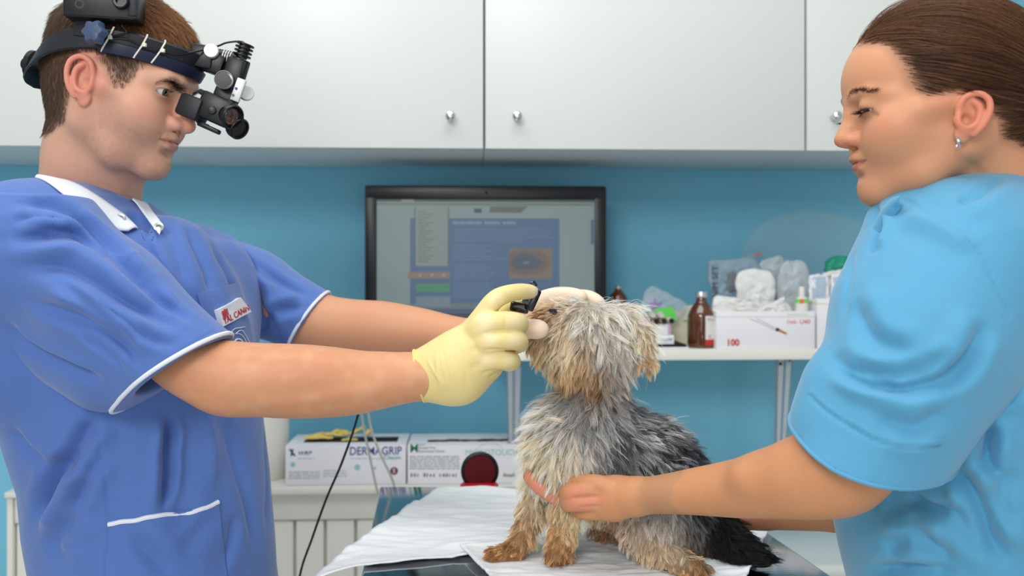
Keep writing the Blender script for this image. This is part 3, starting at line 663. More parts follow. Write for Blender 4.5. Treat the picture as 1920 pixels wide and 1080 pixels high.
# two rows of glass vials lying on the upper box, ends towards the room
m_vial = mat('vial_glass', (205, 200, 185), .15, coat=.5); m_vdark = mat('vial_dark_end', (52, 24, 20), .3)
for j, (row, xs, py) in enumerate(((m_vdark, (1202, 1216, 1230, 1244, 1258), 599), (m_vial, (1208, 1223.5, 1239), 584))):
    nm = ('first', 'second', 'third', 'fourth', 'fifth')
    for i, px in enumerate(xs):
        r_ = .0062; c = sp(px, SV+.01); zc = zt2+r_+.0003 if j == 0 else zt2+r_*2.85
        e = empty('glass_vial', (c[0], SV+.03, zc-r_), True, label=f'{"dark" if j == 0 else "pale"} ended vial lying on the white box, {nm[i]} from the left in the {"bottom" if j == 0 else "top"} row', cat='vial', group='vials lying on the medicine box')
        MB().lathe([(0, 0), (r_*.9, 0), (r_, .001), (r_, .035), (r_*.6, .038), (0, .038)], (c[0], SV+.048, zc), 20, (0, -1, 0)).build('glass', m_vial, e)
        MB().lathe([(0, .0), (r_*.6, 0), (r_*.62, .004), (r_*.85, .0045), (r_*.85, .0075), (r_*.3, .0078), (0, .007)], (c[0], SV+.0105, zc), 20, (0, -1, 0)).build('cap', row, e)
# clear bag with purple caps, green card
m_film = mat('clear_film', (225, 232, 236), .25, alpha=.28, bump=[('noise', 70, .6, .003)]); m_film2 = mat('milky_film', (215, 222, 226), .35, alpha=.55, bump=[('noise', 60, .7, .004)])
m_purple = mat('purple_plastic', (150, 48, 190), .4); m_lime = mat('lime_card', (110, 225, 100), .5)
def crumple(name, outline, v, th, m, label, cat, seed=0, amp=.003, parent=None, n=26, group=None, rm=None):
    """a soft pouch: outline in pixels at plane v, puffed to thickness th, crumpled"""
    pts = np.array([R(x, y, v) for x, y in outline]); c = pts.mean(0); ring = smooth_line(np.vstack([pts, pts[:1]]), 8)[:-1] if len(outline) > 4 else np.vstack([pts[i]+(pts[(i+1) % len(pts)]-pts[i])*t for i in range(len(pts)) for t in np.linspace(0, 1, 12, endpoint=False)])
    K = len(ring); V = []; rs = [1, .97, .9, .8, .7, .6, .5, .4, .3, .2, .1]
    for sg in (-1, 1):
        for r in rs:
            for p in ring: q = c+(p-c)*r; q[1] = v+sg*th/2*math.sqrt(max(0, 1-r**3)); V.append(q)
        V.append(c+[0, sg*th/2, 0])
    V = np.array(V); nr = len(rs); V += np.stack([vnoise(V*[1, .4, 1], 90, seed+i) for i in range(3)], 1)*amp*[.6, 1, .6]+np.stack([vnoise(V*[1.6, .4, 1], 260, seed+9+i) for i in range(3)], 1)*amp*[.3, .7, .3]; Fs = []
    for s_ in (0, 1):
        o = s_*(nr*K+1)
        for a in range(nr-1):
            for i in range(K):
                q = (o+a*K+i, o+a*K+(i+1) % K, o+(a+1)*K+(i+1) % K, o+(a+1)*K+i); Fs.append(q if s_ == 0 else q[::-1])
        for i in range(K): q = (o+(nr-1)*K+i, o+(nr-1)*K+(i+1) % K, o+nr*K); Fs.append(q if s_ == 0 else q[::-1])
    for i in range(K): Fs.append((i, nr*K+1+i, nr*K+1+(i+1) % K, (i+1) % K))
    o = mk(name, V, Fs, m, parent, room=True)
    return tag(o, label, cat, group) if parent is None else tag(o, label)
e_ = R(1250, 597, SV+.085)
crumple('clear_bag', [(1196, 604), (1205, 560), (1218, 537), (1250, 548), (1283, 566), (1290, 575), (1278, 592), (1262, 604)], SV+.105, .016, m_film, 'clear plastic bag with purple caps behind the vials', 'bag', 1)
for i, (px, py, an) in enumerate(((1227, 566, 1.3), (1236, 570, .5), (1222, 572, 2.2))):
    c = R(px, py, SV+.104); d = np.array([math.cos(an), 0, math.sin(an)])*.008
    mbp = MB().cyl(c-d, c+d, .0042, .0028, 14); mbp.cyl(c-d*1.3, c-d, .0055, .0055, 14)
    mbp.build('needle_cap', m_purple, room=True, label=('upright', 'right leaning', 'left leaning')[i]+' purple plastic cap inside the clear bag', cat='cap', group='purple caps in the bag')
a = [R(x, y, SV+.082) for x, y in ((1224, 594), (1226, 580), (1262, 575), (1270, 600), (1245, 604))]
MB().plate(a, np.array([0, .002, .0])).build('green_card', m_lime, room=True, label='bright green card propped behind the row of vials', cat='card')
MB().plate([R(x, y, SV+.12) for x, y in ((1280, 583), (1283, 575), (1300, 572), (1298, 600), (1281, 600))], np.array([0, .012, .0])).build('gauze_pack', m_paper, room=True, label='small white pack behind the neck of the large bottle', cat='pack')
# syringe cartons
BV = -.262; kx = (D0+BV)/F
def opencarton(px0, px1, py0, dep, label, v=BV):
    a = sp(px0, v); b = sp(px1, v); h = (655-py0)*(D0+v)/F; t = .0015
    r = empty('open_carton', ((a[0]+b[0])/2, v+dep/2, SZ), True, label=label, cat='box', group='open cartons on the shelf'); mb = MB(); z = SZ+.0002
    MB().box((a[0], v, z), (b[0], v+t, z+h), .0004).build('front_panel', m_card, r)
    mb.box((a[0], v+dep-t, z), (b[0], v+dep, z+h), .0004); mb.box((a[0], v+t, z), (a[0]+t, v+dep-t, z+h), .0004); mb.box((b[0]-t, v+t, z), (b[0], v+dep-t, z+h), .0004); mb.box((a[0]+t, v+t, z), (b[0]-t, v+dep-t, z+t), .0)
    mb.build('carton', m_card, r)
    MB().box((a[0]-.0006, v-.0006, z+h-.011), (b[0]+.0006, v+dep+.0006, z+h-.0095), .0).build('tape_line', m_cream, r)
    MB().box((a[0]+t, v+t, z+h-.006), (b[0]-t, v+dep-t, z+h-.0045), .0).build('lining', m_cream, r)
    return r, z+h
k1, zk = opencarton(1343, 1528, 584, .12, 'white open carton with a printed syringe, full of packs')
stx(k1, '100', 1362, 648, BV, 12, m_red, 22, bold=.12); stx(k1, 's', 1385, 647, BV, 6, m_cream); stx(k1, '1ml- U40', 1474, 607, BV, 8, m_pink, 44, bold=.03)
stripes(k1, 1476, 1516, (589,), BV, m_lg, seed=12, h=1)
def st(px, py): q = R(px, py, BV); return np.array([q[0], BV-.0003, q[2]])
MB().tube([st(1406, 598), st(1420, 603), st(1454, 619)], [.0004, .0004, .0004], 6).build('printed_plunger', m_grey, k1)
MB().tube([st(1418, 597), st(1456, 616)], [.0004, .0004], 6).build('printed_barrel', m_grey, k1)
MB().plate([st(1453, 619), st(1457, 614), st(1462, 617), st(1458, 622)], np.array([0, .0005, 0])).build('printed_stopper', m_blk, k1)
MB().plate([st(1459, 621), st(1462, 617), st(1475, 624), st(1476, 627), st(1472, 627)], np.array([0, .0005, 0])).build('printed_hub', mat('ochre_ink', (180, 120, 50), .5), k1)
MB().tube([st(1475, 626), st(1489, 633)], .0003, 5).build('printed_needle', m_cream, k1)
k2, zk2 = opencarton(1532, 1640, 560, .12, 'taller cream carton standing behind the sleeve of the woman', BV+.004)
# what sticks out of them
def pack(outline, v, th, m, label, seed, cat='pack', nm='sterile_pack', amp=.0038): return crumple(nm, outline, v, th, m, label, cat, seed, amp, group='packs in the open cartons')
m_gauze = mat('gauze_white', (226, 228, 226), .8, bump=[('vor', 90, .5, .0015)]); m_bluefilm = mat('pale_blue_pouch', (176, 196, 216), .4, bump=[('noise', 50, .5, .002)])
pack([(1334, 588), (1340, 556), (1372, 556), (1420, 566), (1470, 564), (1474, 590)], BV+.030, .02, m_gauze, 'white gauze lying flat along the front of the carton', 3)
pack([(1383, 572), (1384, 512), (1447, 510), (1450, 566), (1420, 574)], BV+.052, .014, m_gauze, 'square white gauze pouch standing up in the carton', 4)
pack([(1408, 590), (1440, 572), (1470, 556), (1476, 590)], BV+.014, .01, m_gauze, 'folded white gauze leaning in the front right of the carton', 14)
pack([(1336, 570), (1326, 496), (1350, 488), (1420, 490), (1424, 560), (1380, 585)], BV+.090, .016, mat('grey_film', (150, 176, 192), .35, alpha=.8, bump=[('noise', 50, .6, .004)]), 'grey printed film pouch at the left back of the carton', 5)
p = R(1352, 558, BV+.080)
for px, py, hpx, s_ in ((1346, 558, 9, 'NIM SET'),):
    q = R(px, py, BV+.078); t_ = text('lettering', s_, (0, 0, 0), .018, m_blk, bpy.data.objects['sterile_pack.003'], M=Matrix.Translation(Vector(np.array([q[0], q[1], q[2]])-ORG['sterile_pack.003'][0])) @ Matrix.Rotation(math.pi/2, 4, 'X') @ Matrix.Rotation(math.pi/2, 4, 'Z'))
crumple('printed_block', [(1364, 528), (1364, 512), (1380, 512), (1384, 540), (1366, 546)], BV+.079, .002, m_grey, None, None, 9, .001, parent=bpy.data.objects['sterile_pack.003'])
pack([(1458, 590), (1456, 520), (1466, 494), (1486, 488), (1512, 500), (1518, 585)], BV+.070, .02, m_film2, 'milky clear bag standing behind the small tube', 6, 'bag', 'clear_bag')
pack([(1424, 560), (1424, 498), (1444, 484), (1470, 486), (1476, 560)], BV+.098, .012, m_film2, 'milky clear bag at the middle back of the carton', 16, 'bag', 'clear_bag')
c = R(1503, 580, BV+.022); r_ = .0125
tu = empty('ointment_tube', (c[0], BV+.022, zk-.03), True, label='small white tube with orange and green band in the carton', cat='tube')
z = zk-.03; MB().lathe([(0, 0), (r_, 0), (r_, .052), (r_*.9, .056), (r_*.45, .059), (0, .059)], (c[0], BV+.022, z), 28).build('body', m_label, tu)
MB().lathe([(0, .058), (r_*.48, .058), (r_*.44, .077), (r_*.3, .079), (0, .079)], (c[0], BV+.022, z), 24).build('cap', m_label, tu)
MB().lathe([(r_*1.015, .046), (r_*1.015, .054)], (c[0], BV+.022, z), 28).build('green_band', m_lime, tu)
MB().box((c[0]-.008, BV+.022-r_*1.03, z+.046), (c[0]+.001, BV+.022-r_*.9, z+.054), 0).build('orange_mark', mat('orange_ink', (230, 120, 60), .5), tu)
for i, (ol, v) in enumerate((([(1516, 566), (1517, 516), (1553, 514), (1556, 566)], BV+.03), ([(1556, 566), (1558, 514), (1600, 512), (1602, 566)], BV+.036))):
    o = pack(ol, v, .008, m_card, ('left', 'right')[i]+' white blister pack with pale blue window in the tall carton', 20+i)
    x0_, x1_ = ol[0][0]+7, ol[3][0]-8; crumple('blister_window', [(x0_, 560), (x0_, 520), (x1_, 518), (x1_, 560)], v-.0045, .003, m_bluefilm, None, None, 30+i, .0006, parent=o)
pack([(1545, 510), (1552, 488), (1580, 480), (1612, 484), (1615, 510)], BV+.075, .03, mat('green_pouch', (20, 150, 120), .4, bump=[('noise', 50, .6, .004)]), 'crumpled green plastic pouch on top at the far right', 7, amp=.004)
pack([(1540, 540), (1541, 514), (1575, 506), (1620, 508), (1622, 540)], BV+.055, .02, m_gauze, 'crumpled white wrapping under the green pouch', 8)
# big clear domed bag with a coiled tube behind the cartons
crumple('large_clear_bag', [(1386, 500), (1392, 462), (1420, 425), (1465, 402), (1520, 394), (1580, 402), (1630, 430), (1650, 480), (1640, 540), (1520, 560), (1420, 550)], -.06, .05, mat('thin_clear_film', (185, 205, 210), .2, alpha=.13), 'large clear domed bag against the wall behind the cartons', 'bag', 12, .003)
MB().plate([R(x, y, -.1) for x, y in ((1411, 482), (1413, 478), (1427, 473), (1429, 477))], np.array([0, .001, 0])).build('red_tag', m_pink, room=True, label='tiny red and white tag above the grey pouch', cat='tag')
# ---------------------------------------------------------------- heads (local frame in millimetres: x forward, y to the side, z up, origin between the ear canals)
EYE = (75, 30.5, 20, 12.2)
def frame(yaw, pitch, roll, loc, sc=1.):
    """face looks along world +x turned by yaw (deg, ccw from above), pitch>0 looks down; local mm -> world m"""
    return Matrix.Translation(Vector(loc)) @ Matrix.Rotation(math.radians(yaw), 4, 'Z') @ Matrix.Rotation(math.radians(pitch), 4, 'Y') @ Matrix.Rotation(math.radians(roll), 4, 'X') @ Matrix.Scale(.001*sc, 4)
def head_field(fem, h=1.6, neck=None, side=1, lid=.5):
    f = Fld((-112, -86, -135 if neck is None else -165), (132, 86, 140), h)
    w = .95 if fem else 1.
    E, K = f.ell, f.chain
    E((-2, 0, 42), (86, 71*w, 83), 20)                                # braincase
    E((32, 0, 48), (60 if fem else 61, 60*w, 60), 25)                                 # forehead
    E((-28, 0, 10), (46, 56*w, 46), 28)
    E((40, 0, 0), (48, 56*w, 52), 25)                                 # middle face
    E((44, 0, -38), (42, 44*w, 38), 22)                               # lower face
    E((52, 34*w-(4 if fem else 0), -30), (24, 20, 28), 24, sym=True)
    jw = 45 if fem else 50
    f.chain([(6, jw+4, -5), (9, jw-4, -44), (44, 34*w, -66), (78, 12, -76 if fem else -75)], [13, 13, 14, 12] if not fem else [11, 11, 13, 13], 26, sym=True)
    E((72, 26, -38), (12, 9, 14), 14, sym=True)
    E((80, 0, -75 if fem else -74), (16, 18, 13) if fem else (19, 21, 14), 14)          # chin
    E((70, 0, -58), (24, 26, 20), 16)
    E((69.5 if fem else 72, 0, -36), (27, 30, 24), 14)                                 # muzzle
    E((60, 45*w, -10), (22, 19, 20), 26, sym=True); E((30, 0, -28), (38, 48, 28) if fem else (42, 56*w, 34), 25)                     # cheekbone
    E((66, 32, -22), (22, 20, 22), 16, sym=True)
    f.chain([(40, 60*w, 2), (10, 65*w, 6)], [9, 6], 16, sym=True)
    br = 3.2 if fem else 8.5; bx = -4 if fem else 0
    f.chain([(88+bx, 0, 31), (87+bx, 19, 33.5), (80+bx, 35, 33), (66+bx, 49, 27)], [br*.9, br, br, br*.8], 14, sym=True)     # brow
    E((96, 31, 19), (14, 15, 10), 14, 'sub', sym=True)                # orbit
    E((99, 18, 13), (9, 7, 11), 12, 'sub', sym=True)
    # nose
    if fem:
        f.chain([(84, 0, 31), (90, 0, 18), (98, 0, 2), (102, 0, -6)], [6.5, 6.5, 7, 8], 9)
        E((103, 0, -8), (9, 9, 8), 7); E((93, 11.5, -12), (9.5, 6, 7), 6, sym=True)
        E((93, 0, -15), (9, 6, 5), 6)
    else:
        f.chain([(87, 0, 30), (93, 0, 18), (102, 0, 0), (107, 0, -11)], [7, 7.5, 8.5, 9.5], 9)
        E((107.5, 0, -13.5), (11, 11, 9), 7); E((97, 14, -16), (12, 7.5, 8.5), 6, sym=True)
        E((97, 0, -20), (10, 6.5, 5.5), 6)
    nz = -19 if fem else -24
    for sg in (1, -1): E((94 if fem else 100, sg*(6 if fem else 7), nz), (6, 3.2, 3.8), 3, 'sub', rot=[(.95, sg*-.25, 0), (sg*.25, .95, 0), (0, 0, 1)])
    # mouth
    zl = -38 if fem else -38.5
    lx = -2.5 if fem else 0; cz_ = 3. if fem else 0
    f.chain([(97.5+lx, 0, zl+6), (96.5+lx, 6, zl+6.8), (90+lx, 17, zl+3.4), (82+lx, 26, zl+cz_)], [4.8, 5.2, 4, 2], 5, sym=True)
    f.chain([(94.5+lx, 0, zl-7), (93+lx, 9, zl-6.6), (87+lx, 18, zl-4.4+cz_*.4), (82+lx, 25, zl-.5+cz_)], [7, 6.4, 4.6, 2], 5, sym=True)
    f.chain([(101.5+lx, 0, zl), (99+lx, 9, zl+.2), (92.5+lx, 18, zl+.2+cz_*.4), (80+lx, 28.5, zl-.5+cz_*1.4)], [.4 if fem else .7]*4, 2.4, 'sub', sym=True)
    E((101 if fem else 99, 0, zl-15), (7, 16, 4.5), 8, 'sub')
    f.chain([(101, 0, -24), (100, 0, zl+11)], [2, 2.4], 4, 'sub')
    # eyelids round the eyeball (a separate mesh), opened by an almond
    ex, ey, ez, er = EYE
    E((ex, ey, ez), er+2.5, 4, sym=True)
    op = lid; al = [(.96, .2, 0), (-.2, .96, 0), (0, 0, 1)]
    zz = ez-1.5-(1-lid)*2.6
    for sg in (1, -1):
        f.ell((ex+11, sg*(ey+1.5), zz), (9, 15.5, .8+5.2*lid), 1.5, 'sub', rot=[(1, 0, 0), (0, .995, sg*-.08), (0, sg*.08, .995)])
        f.ell((ex, sg*ey, ez), er+.25, .8, 'sub')
        if not fem: f.chain(smooth_line([(ex+15.3, sg*(ey-11), ez+5.2), (ex+16.4, sg*(ey-3), ez+9.8), (ex+13.3, sg*(ey+8), ez+9.4), (ex+5.6, sg*(ey+16), ez+4.2)], 3), .6 if fem else 1.2, 3.5, 'sub')
    # ears
    ang = math.radians(20 if fem else 12); ca, sa = math.cos(ang), math.sin(ang); es = .77 if fem else .86
    def ep(u, v, o): return ((5 if fem else 6)+es*(u*ca-v*sa)*1., 68*w+o*.9, (-21 if fem else -2)+es*(u*sa+v*ca))
    for sg in (1, -1):
        def q(u, v, o): p = ep(u, v, o); return (p[0], sg*p[1], p[2])
        n_ = (-.32, sg*.95, 0)
        f.ell(q(-1, 8, 3.5), (20*es, 30*es, 7.5 if fem else 6.5), 4, rot=[(ca*.95, sg*.30, sa), (-sa, 0, ca), (-.30, sg*.95, 0)])   # plate
        f.ell(q(3, -20, 2), (10*es, 13*es, 5), 4, rot=[(ca*.95, sg*.30, sa), (-sa, 0, ca), (-.30, sg*.95, 0)])  # lobe
        f.ell(q(2, 8, 14 if fem else 11), (14*es, 20*es, 6), 3, 'sub', rot=[(ca*.95, sg*.30, sa), (-sa, 0, ca), (-.30, sg*.95, 0)])
        f.chain(smooth_line([q(12, 3, 4), q(15, 16, 8), q(11, 29, 10), q(-2, 35, 11), q(-15, 28, 12), q(-19, 12, 12.5), q(-16, -6, 11), q(-9, -20, 7)], 4), 2.9, 1.5)   # helix
        f.chain(smooth_line([q(1, 25, 8), q(-8, 17, 9), q(-10, 3, 9), q(-6, -9, 8), q(2, -13, 7)], 4), 2.7, 2.5)      # antihelix
        f.chain([q(13, -2, 5), q(11, -7, 6.5)], [4, 3.2], 3)                       # tragus
        f.ell(q(3, -1, 7), (7*es, 8*es, 6), 4, 'sub', rot=[(ca, 0, sa), (-sa, 0, ca), (0, sg, 0)])
    # neck
    if neck: f.chain(neck, [n[3] for n in neck], 28) if False else [f.cone(neck[i][:3], neck[i+1][:3], neck[i][3], neck[i+1][3], 30) for i in range(len(neck)-1)]
    return f

def eyeball(M, look, parent, iris, side):
    """eyeball with iris and pupil drawn in geometry; look: direction in head frame"""
    m = MB(); R_ = EYE[3]; c = Vector((EYE[0], side*EYE[1], EYE[2])); q = Vector(look).normalized().to_track_quat('Z', 'Y').to_matrix().to_4x4()
    def cap(r, a0, a1, n=10): return [(r*math.sin(a), r*math.cos(a)) for a in np.linspace(a0, a1, n)]
    def put(prof, mt, nm, par):
        b = MB().lathe(prof, (0, 0, 0), 32); b.bm.transform(M @ Matrix.Translation(c) @ q); return b.build(nm, mt, par)
    e = put([(x, -y) for x, y in cap(R_, 0, math.pi*.86, 22)], m_sclera, 'eyeball', parent)
    put(cap(R_+.05, .16, .46), iris, 'iris', e); put(cap(R_+.06, 0, .18, 4), m_pupil, 'pupil', e)
    return e
m_sclera = mat('sclera', (226, 220, 214), .12, coat=.6); m_pupil = mat('pupil', (8, 8, 9), .05, coat=1.)
m_iris_m = mat('grey_green_iris', (82, 88, 78), .15, coat=1.); m_iris_w = mat('brown_iris', (58, 34, 20), .15, coat=1.)
m_skin = mat('skin', attr=True, rough=.48, sss=.22, bump=[('noise', 260, .12, .0006), ('vor', 420, .06, .0004)], spec=.4)
m_hair = mat('hair_strand', attr=True, rough=.42, spec=.35)
def hairs(name, m, mask, dens, length, rad, dirf, colf, parent, k=6, seed=1, clump=0, lift=.0, curl=0., grav=0.):
    """strands rooted on the faces of sculpt mesh m where mask (per vertex weight) > 0"""
    rg = np.random.default_rng(seed); Q = m.Q; w = mask[Q].mean(1); p = m.V[Q]; ar = np.linalg.norm(np.cross(p[:, 2]-p[:, 0], p[:, 3]-p[:, 1]), axis=1)/2*w
    n = int(ar.sum()*dens)
    if n < 1: return None
    i = rg.choice(len(Q), n, p=ar/ar.sum()); a, b = rg.random((2, n, 1)); q = m.V[Q[i]]; nn = m.N[Q[i]].mean(1); nn /= np.linalg.norm(nn, axis=1)[:, None]
    R0 = (q[:, 0]*(1-a)+q[:, 1]*a)*(1-b)+(q[:, 3]*(1-a)+q[:, 2]*a)*b
    D, L = dirf(R0, nn, rg), length(R0, rg) if callable(length) else length*rg.uniform(.7, 1.15, n)
    D = D/np.maximum(np.linalg.norm(D, axis=1), 1e-9)[:, None]; PT = np.zeros((n, k, 3)); PT[:, 0] = R0-nn*.0006; pos = PT[:, 0].copy(); st = (L/(k-1))[:, None]; d = D.copy()
    cv = np.stack([vnoise(R0, 60, seed+j) for j in range(3)], 1)*curl
    for j in range(1, k):
        d = d+cv*(j/k)+np.array([0, 0, -grav])*(j/k); d /= np.linalg.norm(d, axis=1)[:, None]; pos = pos+d*st; PT[:, j] = pos
    if clump:
        nc = max(1, n//clump); ci = rg.choice(n, nc, replace=False); C = R0[ci]
        own = nearest(R0, C); t = np.linspace(0, 1, k)[None, :, None]**1.3
        cw = rg.uniform(.35, .85, nc)[own][:, None, None]; PT = PT*(1-t*cw)+(PT[ci[own]]+(R0-R0[ci[own]])[:, None]*.15)*(t*cw)
    rr = np.linspace(1, .25, k)[None, :]*rad*rg.uniform(.8, 1.2, (n, 1)); c = colf(R0, rg)
    return strands(name, PT, rr, m_hair, parent, c[:, None, :] if c.ndim == 2 else c)
def nearest(Pn, C, cell=None):
    """index of the nearest centre for each point"""
    from mathutils.kdtree import KDTree
    kd = KDTree(len(C)); [kd.insert(c, i) for i, c in enumerate(C)]; kd.balance()
    return np.array([kd.find(p)[1] for p in Pn])

def inpolyv(x, y, poly):
    r = np.zeros(len(x), bool); n = len(poly)
    for i in range(n):
        a, b = poly[i], poly[(i+1) % n]; c = (a[1] > y) != (b[1] > y); r ^= c & (x < (b[0]-a[0])*(y-a[1])/((b[1]-a[1]) or 1e-9)+a[0])
    return r
def polydist(x, y, poly):
    d = np.full(len(x), 1e9); n = len(poly)
    for i in range(n):
        a = np.array(poly[i]); e = np.array(poly[(i+1) % n])-a; t = np.clip(((x-a[0])*e[0]+(y-a[1])*e[1])/(e@e), 0, 1); d = np.minimum(d, np.hypot(x-a[0]-t*e[0], y-a[1]-t*e[1]))
    return np.where(inpolyv(x, y, poly), d, -d)
def soft(d, w): return np.clip(d/w*.5+.5, 0, 1)
def blendc(c, w, rgb): return c*(1-w[:, None])+lin(rgb)*w[:, None]
def loc_of(M, V): Mi = np.linalg.inv(np.array(M)); return V@Mi[:3, :3].T+Mi[:3, 3]
def face_colour(sm, L, M, base, fem):
    x, y, z = L[:, 0], np.abs(L[:, 1]), L[:, 2]; sm.fill(base); c = sm.col
    def g(cx, cy, cz, rx, ry, rz): return np.exp(-(((x-cx)/rx)**2+((y-cy)/ry)**2+((z-cz)/rz)**2))
    red = (205, 118, 98) if fem else (212, 118, 104)
    c = blendc(c, .40*g(68, 46, -8, 22, 20, 16), red); c = blendc(c, .6*g(112, 0, -12, 12, 12, 9), red); c = blendc(c, .45*g(100, 14, -16, 9, 8, 9), red)
    c = blendc(c, .55*np.clip((y-66)/10, 0, 1)*(np.abs(x) < 40)*(z < 50)*(z > -40), (222, 120, 104)); c = blendc(c, .35*g(86, 31, 12, 8, 14, 5), (170, 105, 95))
    zl = -38 if fem else -38.5
    t = np.clip(y, 0, 25)/25; up = np.clip(1.6-2*np.abs((z-(zl+3.4-t*2.6))/(4.6-4.2*t*t)), 0, 1); lo = np.clip(1.6-2*np.abs((z-(zl-5.6+t*5))/(6.2-5.4*t*t)), 0, 1)
    lp = np.maximum(up, lo)*(y < 27)*(x > 76)
    c = blendc(c, lp*(.7 if fem else .55), (178, 92, 92) if fem else (186, 104, 96)); c = blendc(c, .6*np.exp(-((z-zl)/1.3)**2)*(y < 27)*(x > 78), (110, 44, 42))
    return c

def limb(f, pts, k=.004):
    """tapered limb through (pixel, depth, radius in metres) stations"""
    a = smooth_line(np.array([P(*p, d) for p, d, r in pts]), 6); t = np.linspace(0, len(pts)-1, len(a)); r = np.interp(t, range(len(pts)), [p[2] for p in pts])
    for _ in range(6): r[1:-1] = (r[:-2]+2*r[1:-1]+r[2:])/4
    f.chain(a, r, k)
# ---------------------------------------------------------------- the man
HMc = P(206, 172, 1.115)
MM = frame(-3.5, 17, 0, HMc, 1.0)
man = empty('person', (-.48, 1.12, 0), label='man in blue short-sleeved scrubs wearing a black head-mounted lens and yellow glove', cat='person')
def tl(M, p): q = np.linalg.inv(np.array(M))@np.array([*p, 1]); return q[:3]
nk = [(*tl(MM, P(184, 215, 1.13)), 56), (*tl(MM, P(177, 300, 1.14)), 55), (*tl(MM, P(165, 400, 1.16)), 58), (*tl(MM, P(160, 470, 1.17)), 70)]
hf = head_field(False, 1.25, neck=nk, lid=.66)
mh = hf.mesh().xf(MM).relax(1, .4)
# sterno muscle, throat, jaw edge, ear-to-jaw hollow
mh.stroke([(180, 240), (215, 320), (238, 385)], .012, .0022)
mh.norm(); L = loc_of(MM, mh.V); x, y, z = L[:, 0], np.abs(L[:, 1]), L[:, 2]
c = face_colour(mh, L, MM, (214, 164, 138), False)
HP = [(-6, 34), (20, 34), (42, 9), (52, 14), (60, 46), (80, 70), (96, 82), (125, 150), (-125, 150), (-125, -76), (-44, -70), (-16, -46), (-14, 20)]
hd = polydist(x, z, HP); hm = soft(hd, 9)*(np.abs(L[:, 1]) > -1); ear = (y > 72-np.clip((z-20)*.1, 0, 3)) & (x < 30) & (x > -22) & (z < 40) & (z > -45); hm = hm*~ear
c = blendc(c, hm*.85, (74, 56, 42))
BP = [(26, 5), (46, 6), (52, -12), (68, -30), (78, -28), (104, -26), (110, -34), (104, -60), (108, -110), (40, -90), (8, -74), (6, -40), (20, -10)]
bm = soft(polydist(x, z, BP), 12)*(1-np.exp(-(((z+38.5)/7)**2))*(y < 25)*(x > 80))*~ear; bm *= np.where((z > -30) & (x > 80), .6, 1)
nz_ = .75+.25*vnoise(mh.V, 260, 2); c = blendc(c, bm*.30*nz_, (120, 92, 78))
mh.col = c
body_man = mh
for s_ in (-1, 1): eyeball(MM, (1, -.16, -.2), man, m_iris_m, s_)
RM = np.array(MM)[:3, :3]*1000
def hdir(R0, nn, rg):
    l = loc_of(MM, R0); top = np.clip((l[:, 2]-60)/40, 0, 1)[:, None]; back = (l[:, 0] < -20)[:, None]
    fl = np.where(back, np.array([-.1, 0, -1.]), np.array([.55, 0, -1.])); ft = np.stack([np.where(l[:, 0] > -60, 1., -.3), np.zeros(len(l)), np.full(len(l), -.25)], 1)
    d = (fl*(1-top)+ft*top)@RM.T; d -= nn*(d*nn).sum(1)[:, None]; d /= np.linalg.norm(d, axis=1)[:, None]
    return d+nn*(.42+.25*top)+rg.normal(0, .10, (len(l), 3))
def hcol(R0, rg):
    l = loc_of(MM, R0); t = rg.random((len(l), 1)); f = np.clip((l[:, 2:3]-55)/40, 0, 1)*np.clip((l[:, 0:1]+30)/60, 0, 1)
    return (lin((66, 50, 38))*(1-t)+lin((112, 88, 66))*t)*(1-f)+(lin((96, 60, 32))*(1-t)+lin((158, 108, 62))*t)*f
def hlen(R0, rg): l = loc_of(MM, R0); return (.009+.015*np.clip((l[:, 2]-35)/50, 0, 1)+.001*(l[:, 0] < -40))*rg.uniform(.6, 1.1, len(l))
hairs('hair', mh, hm*(hm > .35), 900000, hlen, .00011, hdir, hcol, man, 5, 11, clump=14, grav=.3)
# stubble, brows, lashes
def sdir(R0, nn, rg): return np.array([.3, 0, -1.])@RM.T*.8+nn*.6+rg.normal(0, .25, (len(R0), 3))
hairs('stubble', mh, bm*(bm > .25), 380000, .0016, .00006, sdir, lambda R0, rg: np.tile(lin((70, 52, 42)), (len(R0), 1)), man, 3, 12)
def localmask(pts, w):
    d = np.full(len(L), 1e9); p = np.stack([L[:, 0], np.abs(L[:, 1]), L[:, 2]], 1)
    q = smooth_line(pts, 6)
    for i in range(len(q)-1):
        a, e = q[i], q[i+1]-q[i]; t = np.clip(((p-a)@e)/(e@e), 0, 1); d = np.minimum(d, np.linalg.norm(p-a-t[:, None]*e, axis=1))
    return np.clip(1.4-d/w, 0, 1)
bw = localmask([(94, 7, 28), (94, 18, 31), (88, 32, 34.5), (77, 44, 33)], 5.2)
def bdir(R0, nn, rg):
    l = loc_of(MM, R0); sg = np.sign(l[:, 1]); d = np.stack([np.full(len(l), -.25), sg, np.full(len(l), .12)], 1)@RM.T; return d+nn*.28+rg.normal(0, .12, (len(l), 3))
hairs('eyebrows', mh, bw, 2600000, .0095, .0001, bdir, lambda R0, rg: np.tile(lin((46, 33, 26)), (len(R0), 1))*rg.uniform(.7, 1.3, (len(R0), 1)), man, 4, 13)
